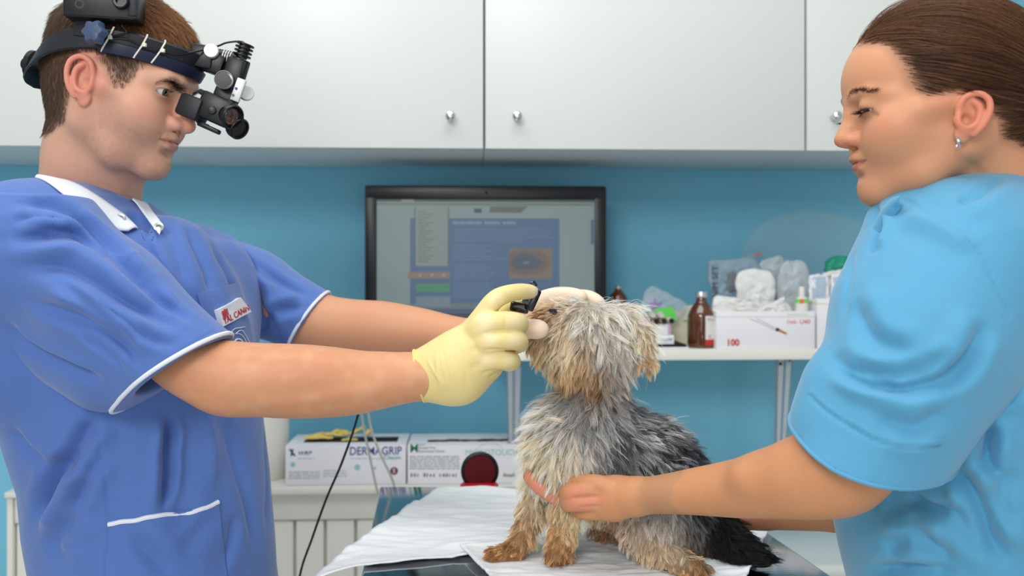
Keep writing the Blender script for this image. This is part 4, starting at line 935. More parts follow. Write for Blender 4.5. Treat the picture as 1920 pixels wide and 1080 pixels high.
def lashes(M, name, parent, opn, n, ln, up, col, zoff=0, rad=.00009):
    rg = np.random.default_rng(5); PT = []
    for sg in (-1, 1):
        for i in range(n):
            a = (i/(n-1)-.5)*2; ex, ey, ez, er = EYE; th = a*.95
            for lo in (0, 1):
                if lo and i % 2: continue
                hgt = (ez+zoff+(opn*math.cos(th*1.1) if not lo else -opn*math.cos(th*1.2)))
                r = er+2.3; rr = math.sqrt(max(r*r-(hgt-ez)**2, 1)); p = np.array([ex+rr*math.cos(th), sg*(ey+1.5+rr*math.sin(th)), hgt]); o = np.array([math.cos(th), sg*math.sin(th)+sg*.25, (up if not lo else -.6)])
                o = o/np.linalg.norm(o)*(ln if not lo else ln*.5)*rg.uniform(.8, 1.1); PT.append([p+o*t+np.array([0, 0, (1 if not lo else -.5)*ln*.25*t*t]) for t in np.linspace(0, 1, 5)])
    PT = np.array(PT); Mn = np.array(M); W = PT@Mn[:3, :3].T+Mn[:3, 3]
    strands(name, W, np.linspace(1, .2, 5)[None, :]*rad, m_hair, parent, np.tile(lin(col), (len(W), 5, 1)))
lashes(MM, 'eyelashes', man, 3.3, 26, 6, .15, (40, 30, 25), -2.3)
# ---------------------------------------------------------------- head-mounted binocular lens
m_hs = mat('headset_black', (14, 15, 18), .38, spec=.5); m_hs2 = mat('headset_satin', (26, 29, 35), .5); m_navy = mat('navy_padding', (20, 28, 56), .45); m_silver = mat('silver_knob', (206, 208, 206), .4, .3)
m_knob = mat('blue_grey_knob', (62, 78, 108), .35); m_lens = mat('coated_lens', (60, 24, 22), .04, coat=1.); m_tie = mat('white_cable_tie', (225, 220, 205), .5)
hs = empty('head_mounted_lens', tuple(P(230, 60, 1.11)), label='black head-mounted binocular lens with headband worn by the man', cat='headset')
def ribbon(pts, h, t, up, M=None, closed=False):
    """band: pts centreline, h height along up, t thickness outward"""
    pts = np.array(pts, float); n = len(pts); b = bmesh.new(); R_ = []; c = pts.mean(0)
    for i in range(n):
        tg = pts[(i+1) % n]-pts[i-1] if closed else pts[min(i+1, n-1)]-pts[max(i-1, 0)]; tg /= np.linalg.norm(tg); u = np.array(up, float); u -= tg*(u@tg); u /= np.linalg.norm(u); o = np.cross(tg, u)
        if o@(pts[i]-c) < 0: o = -o
        hh = h[i] if hasattr(h, '__len__') else h
        R_.append([b.verts.new(tuple(pts[i]+u*hh*a*.5+o*t*w_)) for a, w_ in ((-1, 0), (-.86, .9), (-.7, 1), (.7, 1), (.86, .9), (1, 0), (.7, -.2), (-.7, -.2))])
    for i in range(n if closed else n-1):
        A_, B_ = R_[i], R_[(i+1) % n]
        for k in range(8): b.faces.new((A_[k], A_[(k+1) % 8], B_[(k+1) % 8], B_[k]))
    if not closed: b.faces.new(R_[0]); b.faces.new(R_[-1][::-1])
    bmesh.ops.recalc_face_normals(b, faces=b.faces[:])
    return MB().merge(b, M)
half = [(-94, 0, -12), (-88, 30, -7), (-70, 55, 10), (-40, 73, 34), (0, 78, 50), (40, 73, 58), (72, 54, 61), (92, 32, 62), (103, 0, 62)]
loop = smooth_line(half+[(a, -b, c_) for a, b, c_ in half[-2:0:-1]]+[half[0]], 5)[:-1]
hts = np.interp(np.abs(np.arange(len(loop))-len(loop)/2)/(len(loop)/2), [0, .25, .5, .8, 1], [30, 26, 26, 24, 24])
band = ribbon(loop, hts, 2.6, (0.28, 0, 1), MM, True).build('headband', m_hs2, hs)
lp2 = loop.copy(); lp2[:, 2] -= 10; sel = np.argsort(lp2[:, 0])[-26:]; arc_ = [p for p in lp2 if p[0] > 12]
i0 = next(i for i in range(len(lp2)) if lp2[i][0] > 12 and lp2[i-1][0] <= 12); arc_ = [lp2[(i0+k) % len(lp2)] for k in range(sum(lp2[:, 0] > 12))]
ribbon(arc_, 15, 4.2, (.28, 0, 1), MM).build('forehead_pad', m_navy, hs)
over = smooth_line([(-6, -80, 50), (-10, -82, 78), (-12, -66, 112), (-12, -36, 134), (-12, 0, 141), (-12, 36, 134), (-12, 66, 112), (-10, 82, 78), (-6, 80, 50)], 5)
ribbon(over, 22, 2.4, (1, 0, 0), MM).build('crown_strap', m_hs2, hs)
def obox(cx, cy, d, w, h, dep, ang=0, yaw=0, tilt=0, bev=.0015, mb=None):
    """box centred at a pixel and depth, w x h pixels, dep metres; ang in the picture plane, yaw about its upright"""
    c = P(cx, cy, d); W, H = w/F*d, h/F*d
    M_ = Matrix.Translation(Vector(c)) @ Matrix.Rotation(math.radians(ang), 4, (0, -1, 0)) @ Matrix.Rotation(math.radians(yaw), 4, 'Z') @ Matrix.Rotation(math.radians(tilt), 4, 'X')
    return (mb or MB()).box(np.array([-W/2, -dep/2, -H/2]), np.array([W/2, dep/2, H/2]), bev, 2, M_)
def kn(px, py, d, r, ax, prof, m, nm, par, n=32, col=None):
    rr = r/F*d; return MB().lathe([(a*rr, b*rr) for a, b in prof], P(px, py, d), n, ax).build(nm, m, par)
AX = (.18, -1, .05)
bat = obox(197, -8, 1.032, 132, 96, .034, -1, 8, 0, .003).build('battery_box', m_hs, hs)
obox(196, 36, 1.034, 124, 12, .036, -1, 8, 0, .002).build('lower_lip', m_hs, bat)
obox(256, -4, 1.036, 16, 84, .036, -1, 8, 0, .002).build('ribbed_end', m_hs2, bat)
kn(150, 9, 1.014, 11, AX, [(0, 0), (1, 0), (1, .25), (.8, .35), (.5, .35), (.42, .1), (0, .1)], m_hs2, 'screw', bat)
kn(227, 4, 1.016, 14, AX, [(0, 0), (1, 0), (1, .5), (.85, .65), (.55, .65), (.5, .2), (0, .2)], m_hs, 'socket', bat)
# star knob on the band
c = P(186, 66, 1.022); mb = MB(); b = bmesh.new(); n = 48; rr = 21/F*1.022; rings = []
for z_, k_ in ((0, .55), (.003, .62), (.004, 1), (.012, .98), (.015, .86), (.016, .5), (.0162, 0.001)):
    rings.append([b.verts.new(((1+.13*math.cos(6*t*2*math.pi/n)*(k_ > .7))*k_*rr*math.cos(t*2*math.pi/n), (1+.13*math.cos(6*t*2*math.pi/n)*(k_ > .7))*k_*rr*math.sin(t*2*math.pi/n), z_)) for t in range(n)])
for r0, r1 in zip(rings, rings[1:]):
    for i in range(n): b.faces.new((r0[i], r0[(i+1) % n], r1[(i+1) % n], r1[i]))
mb.merge(b, Matrix.Translation(Vector(c)) @ Vector((-.15, -1, .1)).to_track_quat('Z', 'Y').to_matrix().to_4x4()).build('star_knob', m_knob, hs)
# rear ratchet knob
tb_ = MM @ Vector((-103, 0, 4)); ax_ = (MM.to_3x3() @ Vector((-1, 0, -.1))).normalized()
MB().lathe([(0, 0), (.019, 0), (.019, .006), (.014, .008), (.008, .009), (.007, .016), (.004, .018), (0, .018)], tb_, 32, ax_).build('rear_knob', m_hs, hs)
# cable and ties along the band near side
near = [p for p in loop if p[1] < -20 and p[0] > -5]; near = sorted(near, key=lambda p: p[0])
def onband(x, dz=0, off=3.6):
    q = min(near, key=lambda p: abs(p[0]-x)); k = np.array([p[0] for p in near]); y_ = np.interp(x, k, [p[1] for p in near]); z_ = np.interp(x, k, [p[2] for p in near]); nrm = np.array([x/1.6, y_, 0]); nrm /= np.linalg.norm(nrm)
    p = np.array([x, y_, z_+dz])+nrm*off; return np.array(MM @ Vector(p))
cab = [P(228, 48, 1.03), P(236, 62, 1.03), onband(26, 2), onband(45, 3), onband(62, -1), onband(76, 1), onband(90, 5), P(403, 88, 1.10), P(425, 80, 1.11), P(452, 78, 1.11), P(463, 86, 1.11)]
MB().tube(smooth_line(cab, 6), .0013, 8).build('cable', m_hs, hs)
for x_ in (27, 60, 76):
    MB().tube([onband(x_, 15, 3), onband(x_, 12, 4.6), onband(x_-2, 0, 4.8), onband(x_-5, -12, 4.6), onband(x_-6, -16, 3)], .0011, 6).build('cable_tie', m_tie, hs)
    c = onband(x_, 2, 5.2); MB().box(c-.0022, c+.0022, .0005).build('tie_lock', m_tie, hs)
# front arm and optics
dF = 1.108
obox(376, 108, dF, 60, 44, .03, -10, 0, 0, .004).build('front_block', m_hs, hs)
obox(402, 120, dF, 44, 38, .024, -20, 0, 0, .004).build('hinge_block', m_hs, hs)
kn(397, 97, dF-.012, 13.5, AX, [(0, 0), (.9, 0), (1, .1), (1, .6), (.92, .72), (0, .74)], m_silver, 'silver_knob', hs)
MB().tube([P(410, 104, dF), P(446, 112, dF)], .0085, 16).build('pivot', m_hs, hs)
for k in range(4): MB().lathe([(.0085, 0), (.0098, .0005), (.0098, .0012), (.0085, .0017)], P(420+k*4.5, 107+k*1.2, dF), 24, P(446, 112, dF)-P(410, 104, dF)).build('spring_ring', m_silver, hs)
top_, bot_ = P(460, 84, dF), P(425, 196, dF); axv = bot_-top_; axn = axv/np.linalg.norm(axv)
def along(px, py): return P(px, py, dF)
stem = MB().lathe([(0, 0), (.0118, 0), (.0122, .002), (.0122, .036), (.0105, .038), (.0105, .062), (0, .062)], along(452, 112), 32, axn).build('lamp_housing', m_hs, hs)
obox(440, 140, dF-.001, 34, 58, .024, -17, 0, 0, .003).build('housing_block', m_hs, hs)
for k in range(4): MB().lathe([(0, 0), (.0112, 0), (.0112, .0016), (.007, .0018), (.007, .0042), (0, .0042)], along(460.5-k*2.1, 83+k*6.6), 32, axn).build('cooling_fin', m_hs, stem)
kn(421, 151, dF-.017, 17, (.1, -1, .02), [(0, 0), (.95, 0), (1, .08), (1, .55), (.95, .64)], m_silver, 'focus_knob', hs)
kn(418.5, 150.5, dF-.0275, 14.5, (.1, -1, .02), [(0, 0), (1, 0), (1, .05), (.2, .08), (0, .08)], m_hs, 'focus_knob_face', hs)
kn(461, 176, dF+.004, 14, (.5, -1, .1), [(0, 0), (.95, 0), (1, .1), (1, .5), (.92, .6), (0, .6)], m_silver, 'side_knob', hs)
wp = obox(447, 169, dF-.016, 17, 44, .006, -20, 6, 0, .0012).build('white_plate', m_silver, hs)
for px, py, m_ in ((443, 166, mat('blue_dot', (30, 40, 160), .4)), (437, 178.5, mat('green_dot', (20, 110, 90), .4))):
    kn(px, py, dF-.0195, 2.6, (.1, -1, 0), [(0, 0), (1, 0), (1, .3), (0, .3)], m_, 'dot', wp)
obox(424, 184, dF, 40, 34, .026, -22, 0, 0, .003).build('lower_mount', m_hs, hs)
oc = obox(362, 203, dF-.014, 46, 42, .028, -22, -8, 0, .004).build('eyepiece', m_hs2, hs)
obox(366, 205, dF+.03, 46, 40, .028, -22, 0, 0, .004).build('far_eyepiece', m_hs, hs)
ob = obox(408, 207, dF-.008, 62, 50, .036, -24, 0, 0, .004).build('prism_box', m_hs, hs)
obox(402, 184, dF-.002, 50, 10, .03, -24, 0, 0, .002).build('prism_lid', m_hs2, hs)
kn(398, 207, dF-.026, 8, (.1, -1, 0), [(0, 0), (1, 0), (.9, .5), (.6, .6), (0, .6)], m_hs, 'bolt', hs)
ln = kn(428, 216, dF-.012, 24, (.86, -.62, -.42), [(0, 0), (.95, 0), (1, .15), (1, .62), (.93, .72), (.84, .70), (.80, .5), (.7, .42)], m_hs, 'lens_barrel', hs, 40)
kn(433.5, 218.5, dF-.017, 18, (.86, -.62, -.42), [(0, 0), (1, 0), (.9, .12), (.6, .24), (.3, .3), (0, .32)], m_lens, 'lens', hs, 40)
kn(440, 236, dF+.004, 21, (.80, -.50, -.50), [(0, 0), (.95, 0), (1, .15), (1, .75), (.92, .85), (.84, .8), (.8, .6), (0, .6)], m_hs, 'lower_barrel', hs, 40)
obox(392, 240, dF-.01, 44, 9, .012, -24, 0, 0, .002).build('lever', m_hs, hs); obox(380, 232, dF-.01, 22, 6, .01, -24, 0, 0, .001).build('lever_tip', m_hs2, hs)
# ---------------------------------------------------------------- the man: scrub top, arms, gloves
def cloth(name, col):
    return mat(name, col, .78, sheen=.25, bump=[('X', 160, .10, .0006), ('Z', 160, .10, .0006), ('noise', 35, .22, .006), ('noise', 14, .2, .012)])
m_blue = cloth('blue_ripstop', (78, 112, 180)); m_trim = mat('white_trim', (226, 232, 240), .7, bump=[('noise', 300, .2, .0005)]); m_snap = mat('snap_metal', (190, 192, 190), .3, .8)
def rows(spec, d, b): return [(CZ+(HY-py)/F*d, (xc-960)/F*d, d+off, hw/F*d, bb) for py, xc, hw, off, bb in spec]
sf = Fld((-.80, .93, CZ-.62), (-.26, 1.46, CZ+.13), .0034)
DT = 1.165
sf.loft(rows([(1260, 310, 225, 0, .165), (1080, 303, 208, 0, .158), (980, 290, 215, 0, .158), (900, 284, 216, 0, .16), (800, 262, 226, 0, .163), (700, 242, 232, 0, .168), (600, 228, 228, 0, .170), (520, 215, 195, 0, .17), (460, 205, 140, 0, .15), (425, 195, 95, .0, .11), (395, 185, 60, 0, .07)], DT, 0), .03, ang=math.radians(-8))
sf.cone(P(180, 402, 1.12), P(52, 466, 1.03), .044, .068, .045); sf.cone(P(225, 440, 1.19), P(372, 497, 1.31), .046, .058, .045)
sf.cone(P(70, 470, 1.03), P(30, 640, 1.06), .075, .085, .05)
sf.ell(P(320, 570, 1.12), (.075, .085, .11), .06)
sf.ell(P(425, 570, 1.25), (.045, .055, .09), .04)
sf.cone(P(180, 300, 1.15), P(180, 410, 1.15), .060, .052, .012, 'sub')
sf.cone(P(262, 405, 1.09), P(285, 470, 1.055), .016, .003, .004, 'sub')
st_ = sf.mesh().relax(2, .5)
for w_, am, ss, mul in ((0, .0022, 9, (1, 1, .55)), (1, .0012, 24, (1, 1, .6))): st_.V += st_.N*(vnoise(st_.V*np.array(mul), ss, w_+3)*am)[:, None]
st_.norm()
top = None
def folds(sm, L):
    for pp, w, a in L: sm.fold([(x, y) for x, y in pp], w*.8, a*1.75)
    return sm.relax(1, .3)
folds(st_, [([(262, 440), (285, 480), (306, 530), (345, 580)], .006, .0035),
            ([(318, 770), (314, 860), (308, 960)], .008, .009), ([(318, 770), (330, 900), (340, 1000)], .02, .004),
            ([(150, 850), (110, 880), (88, 930), (62, 980)], .014, .012), ([(150, 960), (110, 1010), (100, 1030), (150, 1040)], .016, .008),
            ([(25, 800), (60, 850), (95, 868)], .012, .007), ([(180, 780), (150, 830), (130, 900)], .012, .007), ([(190, 860), (160, 900), (140, 960)], .01, .005),
            ([(420, 780), (440, 860), (468, 960), (480, 1040)], .016, .006), ([(380, 760), (400, 840), (396, 920)], .018, -.005), ([(500, 800), (505, 900), (500, 1000)], .014, .004),
            ([(300, 400), (330, 470), (350, 540)], .012, .004), ([(345, 420), (385, 500), (400, 560)], .014, .006), ([(395, 450), (440, 540), (470, 640)], .012, .007),
            ([(250, 1000), (290, 1040), (320, 1078)], .012, .006), ([(400, 960), (360, 1010), (330, 1050)], .008, .005), ([(440, 960), (430, 1020), (400, 1080)], .014, .005)])
for pp in ([(168, 720), (182, 820), (198, 900), (203, 980), (198, 1080)],): st_.stroke(pp, .0022, -.0022, taper=False)
st_.norm(); top = st_.obj('scrub_top', m_blue, man)
def strip_on(sm, pp, r, m, nm, par, off=.001, flat=None):
    pl = sm.line(pp, 8); return MB().tube(pl+np.array([0, -off, 0]), r, 8).build(nm, m, par)
strip_on(st_, [(204, 983), (300, 968), (385, 955), (400, 947), (409, 941)], .0028, m_trim, 'pocket_piping', top)
# lower pocket: a patch of cloth standing proud of the top
def patch(sm, poly, th, m, nm, par, n=14, off=.0012, rnd=0.):
    """cloth patch laid on the sculpted surface inside a four-cornered pixel outline"""
    a, b, c, d = [np.array(p, float) for p in poly]; V = []; g = [((a*(1-u)+b*u)*(1-v)+(d*(1-u)+c*u)*v) for v in np.linspace(0, 1, n) for u in np.linspace(0, 1, n)]
    H = sm.hit(g).reshape(n, n, 3)
    for _ in range(3):
        H[1:-1, 1:-1] = (H[:-2, 1:-1]+H[2:, 1:-1]+H[1:-1, :-2]+H[1:-1, 2:]+4*H[1:-1, 1:-1])/8; H[0, 1:-1] = (H[0, :-2]+H[0, 2:]+2*H[0, 1:-1])/4; H[-1, 1:-1] = (H[-1, :-2]+H[-1, 2:]+2*H[-1, 1:-1])/4; H[1:-1, 0] = (H[:-2, 0]+H[2:, 0]+2*H[1:-1, 0])/4; H[1:-1, -1] = (H[:-2, -1]+H[2:, -1]+2*H[1:-1, -1])/4
    H = H.reshape(-1, 3); nn = np.cross(H[n-1]-H[0], H[-n]-H[0]); nn /= np.linalg.norm(nn)
    if nn@(H.mean(0)-[0, 0, CZ]) > 0: nn = -nn
    A_ = H+nn*(off+th); B_ = H-nn*.002; q = [(j*n+i, j*n+i+1, (j+1)*n+i+1, (j+1)*n+i) for j in range(n-1) for i in range(n-1)]
    N = n*n; rim = [i for i in range(n)]+[j*n+n-1 for j in range(1, n)]+[N-1-i for i in range(1, n)]+[j*n for j in range(n-2, 0, -1)]
    F_ = q+[tuple(np.array(x)[::-1]+N) for x in q]+[(rim[i], rim[i]+N, rim[(i+1) % len(rim)]+N, rim[(i+1) % len(rim)]) for i in range(len(rim))]
    o = mk(nm, np.vstack([A_, B_]), [tuple(int(v) for v in f) for f in F_], m, par); bm = bmesh.new(); bm.from_mesh(o.data); bmesh.ops.recalc_face_normals(bm, faces=bm.faces[:])
    for e in bm.edges:
        if len(e.link_faces) == 2 and e.calc_face_angle(0) > .6: e.smooth = False
    bm.to_mesh(o.data); bm.free(); return o, A_.reshape(n, n, 3), nn
patch(st_, [(205, 986), (410, 946), (430, 1120), (196, 1120)], .0016, m_blue, 'lower_pocket', top, 22)
cp, _, _ = patch(st_, [(368, 552), (443, 530), (476, 650), (398, 672)], .0014, m_blue, 'chest_pocket', top, 14)
bd, G, nb = patch(st_, [(398, 584), (441, 560), (460, 585), (405, 615)], .0032, m_trim, 'badge', top, 2, .0065)
m_redt = mat('red_thread', (192, 30, 44), .6)
def on_patch(G, nb, u0, v0, u1, v1, s_, m, par, nm='lettering', bold=.03, hk=1.):
    n = G.shape[0]-1
    def at(u, v): i, j = min(int(v*n), n-1), min(int(u*n), n-1); a, b = v*n-i, u*n-j; return (G[i, j]*(1-b)+G[i, j+1]*b)*(1-a)+(G[i+1, j]*(1-b)+G[i+1, j+1]*b)*a
    p0, p1 = at(u0, v0), at(u1, v1); ux = (p1-p0)/np.linalg.norm(p1-p0); nz = nb; uy = np.cross(nz, ux); uy /= np.linalg.norm(uy); nz = np.cross(ux, uy)
    M_ = Matrix((( *ux[:1], uy[0], nz[0], p0[0]), (ux[1], uy[1], nz[1], p0[1]), (ux[2], uy[2], nz[2], p0[2]), (0, 0, 0, 1)))
    return M_, np.linalg.norm(p1-p0)
def text_at(s_, M_, w, hgt, m, par, nm='lettering', bold=.02, off=.0022):
    org, _ = chain_org(par); Mt = Matrix.Translation(-Vector(org)) @ M_ @ Matrix.Translation((0, 0, off)); return text(nm, s_, None, hgt/.7, m, par, w=w, M=Mt, bold=bold*hgt)
M_, wd_ = on_patch(G, nb, .04, .93, .97, .86, '', None, None); text_at('YAL CANIN', M_, wd_, .0078, m_redt, bd, bold=.05, off=.0004)
M_, wd2 = on_patch(G, nb, .05, .42, .27, .40, '', None, None)
mb = MB()
for k in range(5): mb.box(np.array([wd2*(.05+k*.21), -.001, .0002]), np.array([wd2*(.05+k*.21)+.0012, .0055+.001*(k == 2), .0009]), 0)
mb.box(np.array([0, -.0022, .0002]), np.array([wd2, -.0012, .0009]), 0); mb.box(np.array([.0005, -.0038, .0002]), np.array([wd2-.0005, -.003, .0009]), 0)
mb.bm.transform(M_ @ Matrix.Translation((0, 0, .0002))); mb.build('crown_mark', m_redt, bd)
def wline(pp, r=.0005, nm='embroidered_line', m=m_trim): return MB().tube(st_.line(pp, 3)+nb*.0032, r, 6).build(nm, m, cp)
ell_ = lambda cx, cy, a, b, r, t0=0, t1=2*math.pi, n=22: [(cx+a*math.cos(t)*math.cos(r)-b*math.sin(t)*math.sin(r), cy+a*math.cos(t)*math.sin(r)+b*math.sin(t)*math.cos(r)) for t in np.linspace(t0, t1, n)]
wline([(436, 629), (449, 619), (471, 654)]); wline([(471, 654), (461, 660)]); wline([(417, 632), (432, 620), (456, 612)]); wline([(426, 640), (430, 622), (432, 622)]); wline(ell_(436, 648, 22, 24, 0, -1.5, .1, 12))
wline(ell_(442, 645, 10, 7.5, -.4), .0009); wline(ell_(442, 645, 4.5, 4.5, 0, .3, 4.2, 12), .0012)
# placket: overlapping edge with snaps, and the white collar
strip_on(st_, [(268, 432), (282, 470), (303, 500), (318, 545), (345, 590)], .0022, m_blue, 'placket_edge', top)
def snap(sm, px, py, par, r=.0058, up=.004):
    p = sm.hit([(px, py)])[0]; k = np.argmin(((sm.V-p)**2).sum(1)); n_ = sm.N[k]; return MB().lathe([(r*.45, -.004), (r*.45, up*.3), (r*.62, up*.8), (r, up*.5), (r, -.004)], p, 24, n_).build('snap', m_snap, par)
snap(st_, 306, 512, top, .0035)
def sheet(A_, B_, th, m, nm, par, nrm=(0, -1, 0), mid=0.):
    """strip of cloth between two 3D polylines of equal length, rolled outwards in the middle"""
    n = len(A_); k = 7; V = []; A_ = np.array(A_); B_ = np.array(B_)
    for i in range(n):
        tg = (A_[min(i+1, n-1)]-A_[max(i-1, 0)]); nn = np.cross(tg, B_[i]-A_[i]); nn /= np.linalg.norm(nn)
        if nn@(A_[i]-[0, 0, CZ]) > 0: nn = -nn
        for j in range(k): t = j/(k-1); V.append(A_[i]*(1-t)+B_[i]*t+nn*(mid*math.sin(t*math.pi)+th))
    V = np.array(V); W = V.copy()
    for i in range(n):
        tg = (A_[min(i+1, n-1)]-A_[max(i-1, 0)]); nn = np.cross(tg, B_[i]-A_[i]); nn /= np.linalg.norm(nn)
        if nn@(A_[i]-[0, 0, CZ]) > 0: nn = -nn
        W[i*k:(i+1)*k] -= nn*th*1.6
    N = n*k; q = [(i*k+j, i*k+j+1, (i+1)*k+j+1, (i+1)*k+j) for i in range(n-1) for j in range(k-1)]; rim = [(0, j) for j in range(k)]+[(i, k-1) for i in range(1, n)]+[(n-1, k-1-j) for j in range(1, k)]+[(n-1-i, 0) for i in range(1, n-1)]
    rim = [a*k+b for a, b in rim]; F_ = q+[tuple(x+N for x in f[::-1]) for f in q]+[(rim[i], rim[i]+N, rim[(i+1) % len(rim)]+N, rim[(i+1) % len(rim)]) for i in range(len(rim))]
    o = mk(nm, np.vstack([V, W]), F_, m, par); bm = bmesh.new(); bm.from_mesh(o.data); bmesh.ops.recalc_face_normals(bm, faces=bm.faces[:]); bm.to_mesh(o.data); bm.free(); return o
def on(sm, pp, off, n=4):
    q = smooth_line(np.array(pp, float), n); H = sm.hit(q)
    for _ in range(4): H[1:-1] = (H[:-2]+2*H[1:-1]+H[2:])/4
    v = np.array([0, 0, CZ])-H; return H+v/np.linalg.norm(v, axis=1)[:, None]*off
def on2(pp, off):
    a, b = on(mh, pp, off), on(st_, pp, off); return np.where((np.linalg.norm(a-[0, 0, CZ], axis=1) < np.linalg.norm(b-[0, 0, CZ], axis=1))[:, None], a, b)
upp = [(74, 313), (92, 310), (120, 326), (160, 352), (200, 380), (235, 404), (262, 428)]; lop = [(66, 328), (78, 334), (101, 351), (140, 380), (178, 407), (210, 430), (240, 434)]
col1 = sheet(on2(upp, .007), on2(lop, .007), .0012, m_trim, 'collar', top, mid=.003)
up2 = [(252, 354), (264, 364), (280, 384), (294, 404), (305, 424)]; lo2 = [(248, 372), (256, 380), (268, 398), (281, 420), (300, 441)]
col2 = sheet(on(st_, up2, .008), on(st_, lo2, .012), .0012, m_trim, 'collar', top, mid=.001)
for px, py, o_ in ((226, 409, .0105), (297, 427, .0125)): MB().lathe([(.0025, 0), (.0032, .002), (.0058, .0014), (.0058, -.003)], on(st_, [(px, py), (px+2, py)], o_)[0], 24, (.25, -1, .3)).build('snap', m_snap, top)
# near sleeve
def cut(f, c, n):
    X, Y, Z = f.xyz((slice(None),)*3); f.f = np.maximum(f.f, ((X-c[0])*n[0]+(Y-c[1])*n[1]+(Z-c[2])*n[2]).astype(np.float32))
def sample(f, p): i = ((p-f.lo)/f.h); i0 = np.clip(np.floor(i).astype(int), 0, f.n-2); t = i-i0; r = 0
def fval(f, p):
    i = (np.asarray(p)-f.lo)/f.h; i0 = np.clip(np.floor(i).astype(int), 0, f.n-2); t = i-i0; r = 0
    for a in (0, 1):
        for b in (0, 1):
            for c in (0, 1): r += f.f[i0[0]+a, i0[1]+b, i0[2]+c]*(t[0] if a else 1-t[0])*(t[1] if b else 1-t[1])*(t[2] if c else 1-t[2])
    return r
def ring(f, c, e1, e2, rmax=.12, n=56, inner=.0):
    out = []
    for t in np.linspace(0, 2*math.pi, n, endpoint=False):
        d = e1*math.cos(t)+e2*math.sin(t); r = rmax
        while r > .005 and fval(f, c+d*r) > 0: r -= .0008
        out.append(c+d*(r-inner))
    return np.array(out)
def ctube(pts, r, n=8):
    mb = MB(); b = bmesh.new(); pts = np.array(pts); N = len(pts); c = pts.mean(0); R_ = []
    for i in range(N):
        tg = pts[(i+1) % N]-pts[i-1]; tg /= np.linalg.norm(tg); u = pts[i]-c; u -= tg*(u@tg); u /= np.linalg.norm(u); v = np.cross(tg, u)
        R_.append([b.verts.new(tuple(pts[i]+(u*math.cos(a*2*math.pi/n)+v*math.sin(a*2*math.pi/n))*r)) for a in range(n)])
    for i in range(N):
        for k in range(n): b.faces.new((R_[i][k], R_[i][(k+1) % n], R_[(i+1) % N][(k+1) % n], R_[(i+1) % N][k]))
    bmesh.ops.recalc_face_normals(b, faces=b.faces[:]); return mb.merge(b)
HC = P(340, 692, .985); hn = np.array([.80, -.12, -.60]); hn /= np.linalg.norm(hn)
nf = Fld((-.72, .86, CZ-.19), (-.30, 1.12, CZ+.08), .0026)
nf.cone(P(70, 452, 1.0), P(200, 570, .99), .070, .064, .03); nf.cone(P(200, 570, .99), P(430, 762, .98), .067, .060, .03); nf.ell(P(20, 500, 1.03), (.07, .08, .09), .05); nf.cone(P(120, 420, 1.05), P(70, 458, 1.0), .038, .066, .04)
nf.cone(P(60, 600, 1.04), P(200, 690, 1.0), .05, .05, .04)
hn2 = np.array([.56, -.10, -.83]); hn2 = P(423, 637, .985)-P(258, 748, .985); hv = hn2/np.linalg.norm(hn2); hn = np.cross(hv, np.array([.12, 1, 0])); hn /= np.linalg.norm(hn)
if hn@(HC-P(70, 452, 1.0)) < 0: hn = -hn
cut(nf, HC, hn)
rg_in = ring(nf, HC-hn*.004, hv, np.cross(hn, hv))
nf.cone(P(290, 648, .986), P(430, 762, .98), .050, .0545, .004, 'sub')
ns = nf.mesh().relax(2, .5); ns.V += ns.N*(vnoise(ns.V*np.array([1, 1, .7]), 22, 8)*.0012)[:, None]; ns.norm()
folds(ns, [([(20, 380), (110, 390), (160, 420), (250, 480)], .012, .006), ([(10, 452), (90, 440), (170, 450), (260, 520), (330, 590)], .013, .009), ([(30, 500), (120, 500), (230, 560), (340, 620)], .012, .006),
           ([(40, 560), (130, 590), (220, 640), (270, 690)], .012, .007), ([(10, 600), (60, 650), (140, 690), (200, 715)], .012, .008), ([(130, 400), (190, 450), (250, 520)], .009, .005), ([(100, 520), (200, 600), (260, 650)], .009, .004), ([(230, 500), (300, 560), (360, 600)], .008, .004)])
folds(ns, [([(60, 420), (140, 440), (220, 500), (300, 570), (370, 610)], .007, .004), ([(180, 560), (260, 620), (330, 650)], .007, .004), ([(150, 620), (210, 670), (240, 710)], .007, .004), ([(20, 420), (70, 400), (130, 410)], .008, .004)])
ns.stroke([(400, 622), (330, 665), (236, 730)], .0016, -.0016, taper=False); ns.norm()
slv = ns.obj('sleeve', m_blue, top)
ctube(rg_in, .0026).build('sleeve_piping', m_trim, slv)
# far sleeve
FC = P(583, 604, 1.30); fv = P(618, 552, 1.30)-P(548, 657, 1.30); fv /= np.linalg.norm(fv); fn = np.cross(fv, np.array([.1, 1, .1])); fn /= np.linalg.norm(fn)
if fn@(FC-P(395, 470, 1.33)) < 0: fn = -fn
ff = Fld((-.56, 1.14, CZ-.20), (-.22, 1.48, CZ+.09), .003)
ff.cone(P(385, 505, 1.33), P(470, 547, 1.315), .062, .056, .03); ff.cone(P(470, 545, 1.315), P(640, 632, 1.295), .058, .0475, .03); cut(ff, FC, fn)
rf = ring(ff, FC-fn*.004, fv, np.cross(fn, fv)); ff.cone(P(520, 570, 1.308), P(640, 632, 1.295), .041, .0435, .004, 'sub')
fs = ff.mesh().relax(2, .5); folds(fs, [([(400, 430), (450, 480), (500, 520), (560, 560)], .010, .005), ([(450, 500), (480, 540), (500, 620)], .011, .008), ([(480, 490), (530, 530), (580, 555)], .009, .005), ([(490, 600), (530, 580), (570, 575)], .010, .005), ([(480, 560), (510, 600), (530, 640)], .008, .004)]); fs.norm()
fsl = fs.obj('sleeve', m_blue, top); ctube(rf, .0024).build('sleeve_piping', m_trim, fsl)
